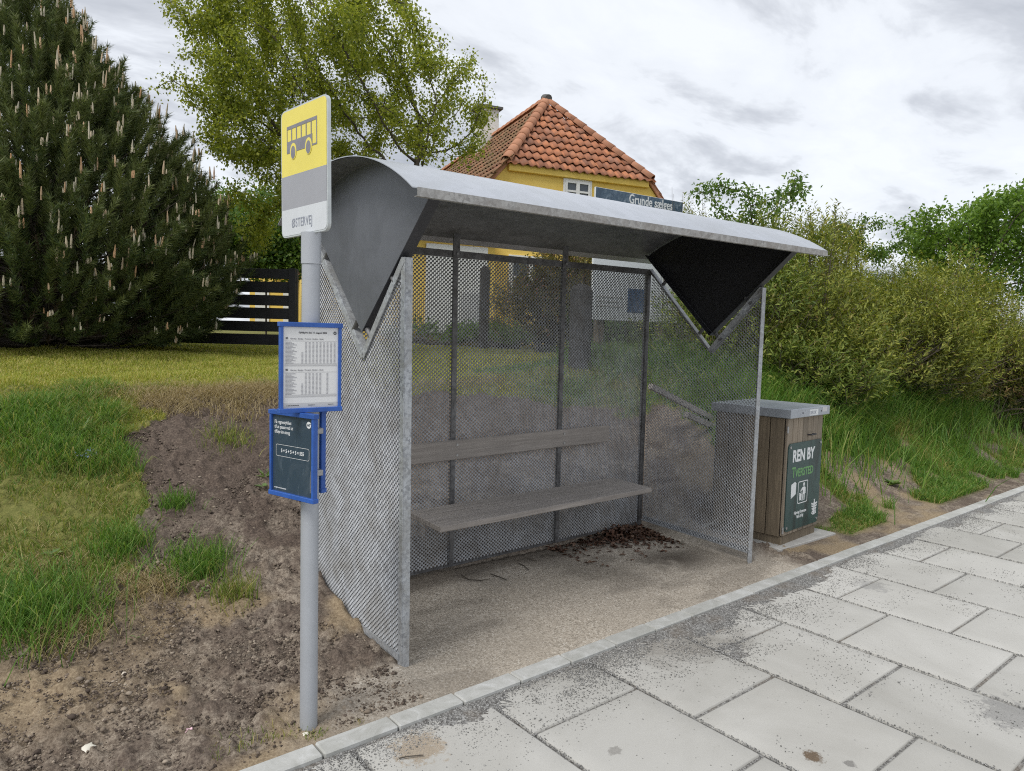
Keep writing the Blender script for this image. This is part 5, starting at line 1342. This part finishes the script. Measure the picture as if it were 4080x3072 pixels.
# pine
def pine():
    c = at(92, 752, 8.8); c = V([c[0], c[1], float(ground(c[0], c[1]))]); t = empty('pine_tree', tuple(c)); tag(t, 'broad dark green pine covered in pale upright candles on the lawn', 'pine tree')
    zz = V([.0, .1, .62, 1.07, 1.72, 2.32, 2.70, 3.16, 3.52, 4.0, 4.25]); rr_ = V([1.3, 1.75, 2.10, 2.20, 1.98, 1.62, 1.24, .90, .60, .24, .04])
    def shoots(n, f0, f1, zmin=.12):
        z = rng.uniform(zmin, 4.22, n*3); R = np.interp(z, zz, rr_); k = rng.random(n*3) < (R+.12)/2.3; z, R = z[k][:n], R[k][:n]; n = len(z)
        th = rng.uniform(0, 2*math.pi, n)
        lob = .84+.24*fbm(th*2.3+9, z*1.8, 4, 33)
        rad = R*rng.uniform(f0, f1, n)*lob
        o = np.stack([np.cos(th), np.sin(th), np.zeros(n)], -1)
        p = o*rad[:, None]+np.stack([0*z, 0*z, z], -1)
        up = np.interp(z, [0, .5, 1.2, 3, 4.5], [.2, .6, 1.1, 1.5, 2.6])
        ax = unit(o*.75+np.stack([0*z, 0*z, up], -1)+rng.normal(0, .22, (n, 3)))
        return p, ax, z, th
    def brush(p, ax, nn_, L_, nl, w):
        n = len(p); s = rng.uniform(.0, 1.0, (n, nn_)); L2 = np.broadcast_to(L_, (n,))[:, None]
        pos = (p[:, None, :]+ax[:, None, :]*(s*L2)[..., None]).reshape(-1, 3); A = np.repeat(ax, nn_, 0); m = len(A)
        rd = unit(np.cross(A, rdir(m))); d = unit(A*rng.uniform(.55, 1.1, (m, 1))+rd*.75); sd = unit(np.cross(d, rdir(m)))
        ln = rng.uniform(.7, 1.15, m)[:, None]*nl
        vs = np.stack([pos-sd*w/2, pos+sd*w/2, pos+d*ln], 1).reshape(-1, 3)
        return vs, np.arange(m*3).reshape(-1, 3)
    p, ax, z, th = shoots(2600, .78, 1.06); L_ = rng.uniform(.26, .50, len(p)); tone = np.clip(rng.normal(.18, .22, len(p))+.25*(z > 1.2), 0, .85)
    a = brush(p, ax, 170, L_, .095, .0085)
    p2, ax2, z2, _ = shoots(1500, .5, .86); b = brush(p2, ax2, 80, .3, .10, .012)
    vs, fs = merge([a, b]); tn = np.concatenate([np.repeat(tone, 170*3), np.zeros(len(b[0]))]); 
    link('foliage', npmesh('foliage', vs, fs, dict(tone=tn)), MT['needle'], t)
    p3, ax3, z3, _ = shoots(900, .55, .92, .1); k = z3 < 1.5; vs, f = brush(p3[k], ax3[k], 55, .26, .07, .007); link('dead_foliage', npmesh('dead_foliage', vs, [f]), MT['browneedle'], t)
    # limbs
    n = 420; k = rng.choice(len(p), n, replace=False); zs = np.maximum(z[k]-rng.uniform(.15, .6, n), .03)*.92
    st = np.stack([rng.normal(0, .02, n), rng.normal(0, .02, n), zs], -1); mid = st*.45+p[k]*.55+V([0, 0, -.08])
    aa = np.concatenate([st, mid]); bb_ = np.concatenate([mid, p[k]+ax[k]*.2]); v2, f2 = frusta(aa, bb_, np.concatenate([np.full(n, .022), np.full(n, .012)]), np.concatenate([np.full(n, .012), np.full(n, .005)]), 5)
    mb = MB(); mb.tube([(0, 0, -.2), (.02, 0, 1.2), (-.02, .02, 2.4), (0, 0, 4.1)], [.13, .10, .06, .015], 10); v3 = V(mb.v); f3 = V([q for q in mb.f if len(q) == 4])
    vs, fs = merge([(v2, f2), (v3, f3)]); link('trunk', npmesh('trunk', vs, fs, None, True), MT['bark'], t)
    # candles
    k = rng.choice(len(p), 1000, replace=False); base = p[k]+ax[k]*L_[k][:, None]*.92
    cnt = rng.choice([1, 1, 2, 3, 4], len(k)); idx = np.repeat(np.arange(len(k)), cnt); m = len(idx)
    bz = base[idx]+rng.normal(0, .016, (m, 3))*V([1, 1, .3]); hgt = rng.uniform(.08, .18, m)*np.interp(z[k][idx], [0, 1, 4], [.55, .9, 1.25]); hgt *= np.where(rng.random(m) < .5, 1, .6)
    ang = unit(V([0, 0, 1.])+rng.normal(0, .07, (m, 3))+ax[k][idx]*.12); rr2 = rng.uniform(.008, .0115, m)
    v1, q1 = frusta(bz, bz+ang*hgt[:, None]*.55, rr2, rr2*1.05, 6); v2, q2 = frusta(bz+ang*hgt[:, None]*.55, bz+ang*hgt[:, None], rr2*1.0, rr2*.5, 6)
    v = np.concatenate([v1.reshape(m, 12, 3), v2.reshape(m, 12, 3)], 1)
    v[:, 12:18] = v[:, 6:12]
    f = np.concatenate([q1.reshape(m, 6, 4)-np.arange(m)[:, None, None]*12, q2.reshape(m, 6, 4)-np.arange(m)[:, None, None]*12+12-6*0], 1)
    f[:, 6:] = np.where(f[:, 6:] < 18, f[:, 6:]-6, f[:, 6:])
    f = (f+np.arange(m)[:, None, None]*24).reshape(-1, 4)
    o = link('candles', npmesh('candles', v.reshape(-1, 3), [f]), MT['candle'], t); o['kind'] = 'stuff'
pine()

# ================================================================== SKY AND LIGHT
wd = bpy.data.worlds.new('World'); scene.world = wd; wd.use_nodes = True
nt = wd.node_tree; bg = nt.nodes['Background']; out = nt.nodes['World Output']
EL, AZS = math.radians(52), math.radians(-105)          # sun high on the left, behind thin cloud
sky = nt.nodes.new('ShaderNodeTexSky'); sky.sky_type = 'NISHITA'; sky.sun_disc = False; sky.sun_elevation = EL; sky.sun_rotation = AZS; sky.air_density = 1; sky.dust_density = 2
nt.links.new(sky.outputs[0], bg.inputs[0]); bg.inputs[1].default_value = .12
tcn = nt.nodes.new('ShaderNodeTexCoord'); sep = nt.nodes.new('ShaderNodeSeparateXYZ'); nt.links.new(tcn.outputs['Generated'], sep.inputs[0])
zc = math_(nt, 'ADD', math_(nt, 'MAXIMUM', sep.outputs[2], 0.0), .16)
cmb = nt.nodes.new('ShaderNodeCombineXYZ'); nt.links.new(math_(nt, 'DIVIDE', sep.outputs[0], zc), cmb.inputs[0]); nt.links.new(math_(nt, 'DIVIDE', sep.outputs[1], zc), cmb.inputs[1])
def cn(scale, det, rough, rotz, sc, loc, dist=0):
    mp = nt.nodes.new('ShaderNodeMapping'); mp.inputs['Rotation'].default_value = (0, 0, rotz); mp.inputs['Scale'].default_value = sc; mp.inputs['Location'].default_value = loc
    nt.links.new(cmb.outputs[0], mp.inputs[0]); return noise(nt, mp.outputs[0], scale, det, rough, dist)
big = cn(.55, 6, .55, -.5, (1, 1.7, 1), (1.3, .4, 0), .35); mid = cn(2.1, 9, .6, -.5, (1, 1.7, 1), (3.1, 2.2, 0), .35)
cl = math_(nt, 'ADD', math_(nt, 'MULTIPLY', big, .62), math_(nt, 'MULTIPLY', mid, .38))
ccol = ramp(nt, cl, [(.41, (.70, .725, .76)), (.48, (.65, .675, .715)), (.53, (.49, .51, .55)), (.60, (.35, .37, .41))])
bg2 = nt.nodes.new('ShaderNodeBackground'); nt.links.new(ccol, bg2.inputs[0]); bg2.inputs[1].default_value = 1.0
mx = nt.nodes.new('ShaderNodeMixShader'); mx.inputs[0].default_value = .93
nt.links.new(bg.outputs[0], mx.inputs[1]); nt.links.new(bg2.outputs[0], mx.inputs[2]); nt.links.new(mx.outputs[0], out.inputs[0])
sl_ = bpy.data.lights.new('sun', 'SUN'); sl_.energy = 1.5; sl_.angle = math.radians(22); sl_.color = (1, .97, .92)
so = bpy.data.objects.new('sun', sl_); COL.objects.link(so)
sd_ = Vector((math.sin(AZS)*math.cos(EL), math.cos(AZS)*math.cos(EL), math.sin(EL))); so.rotation_euler = sd_.to_track_quat('Z', 'Y').to_euler()
scene.view_settings.view_transform = 'Standard'; scene.view_settings.look = 'None'; scene.view_settings.gamma = 1; scene.view_settings.exposure = 0.5
scene.view_settings.use_curve_mapping = False
scene.cycles.max_bounces = 7; scene.cycles.transparent_max_bounces = 8; scene.cycles.diffuse_bounces = 4
scene.cycles.use_denoising = False
scene.cycles.pixel_filter_type = 'BLACKMAN_HARRIS'; scene.cycles.filter_width = 1.1
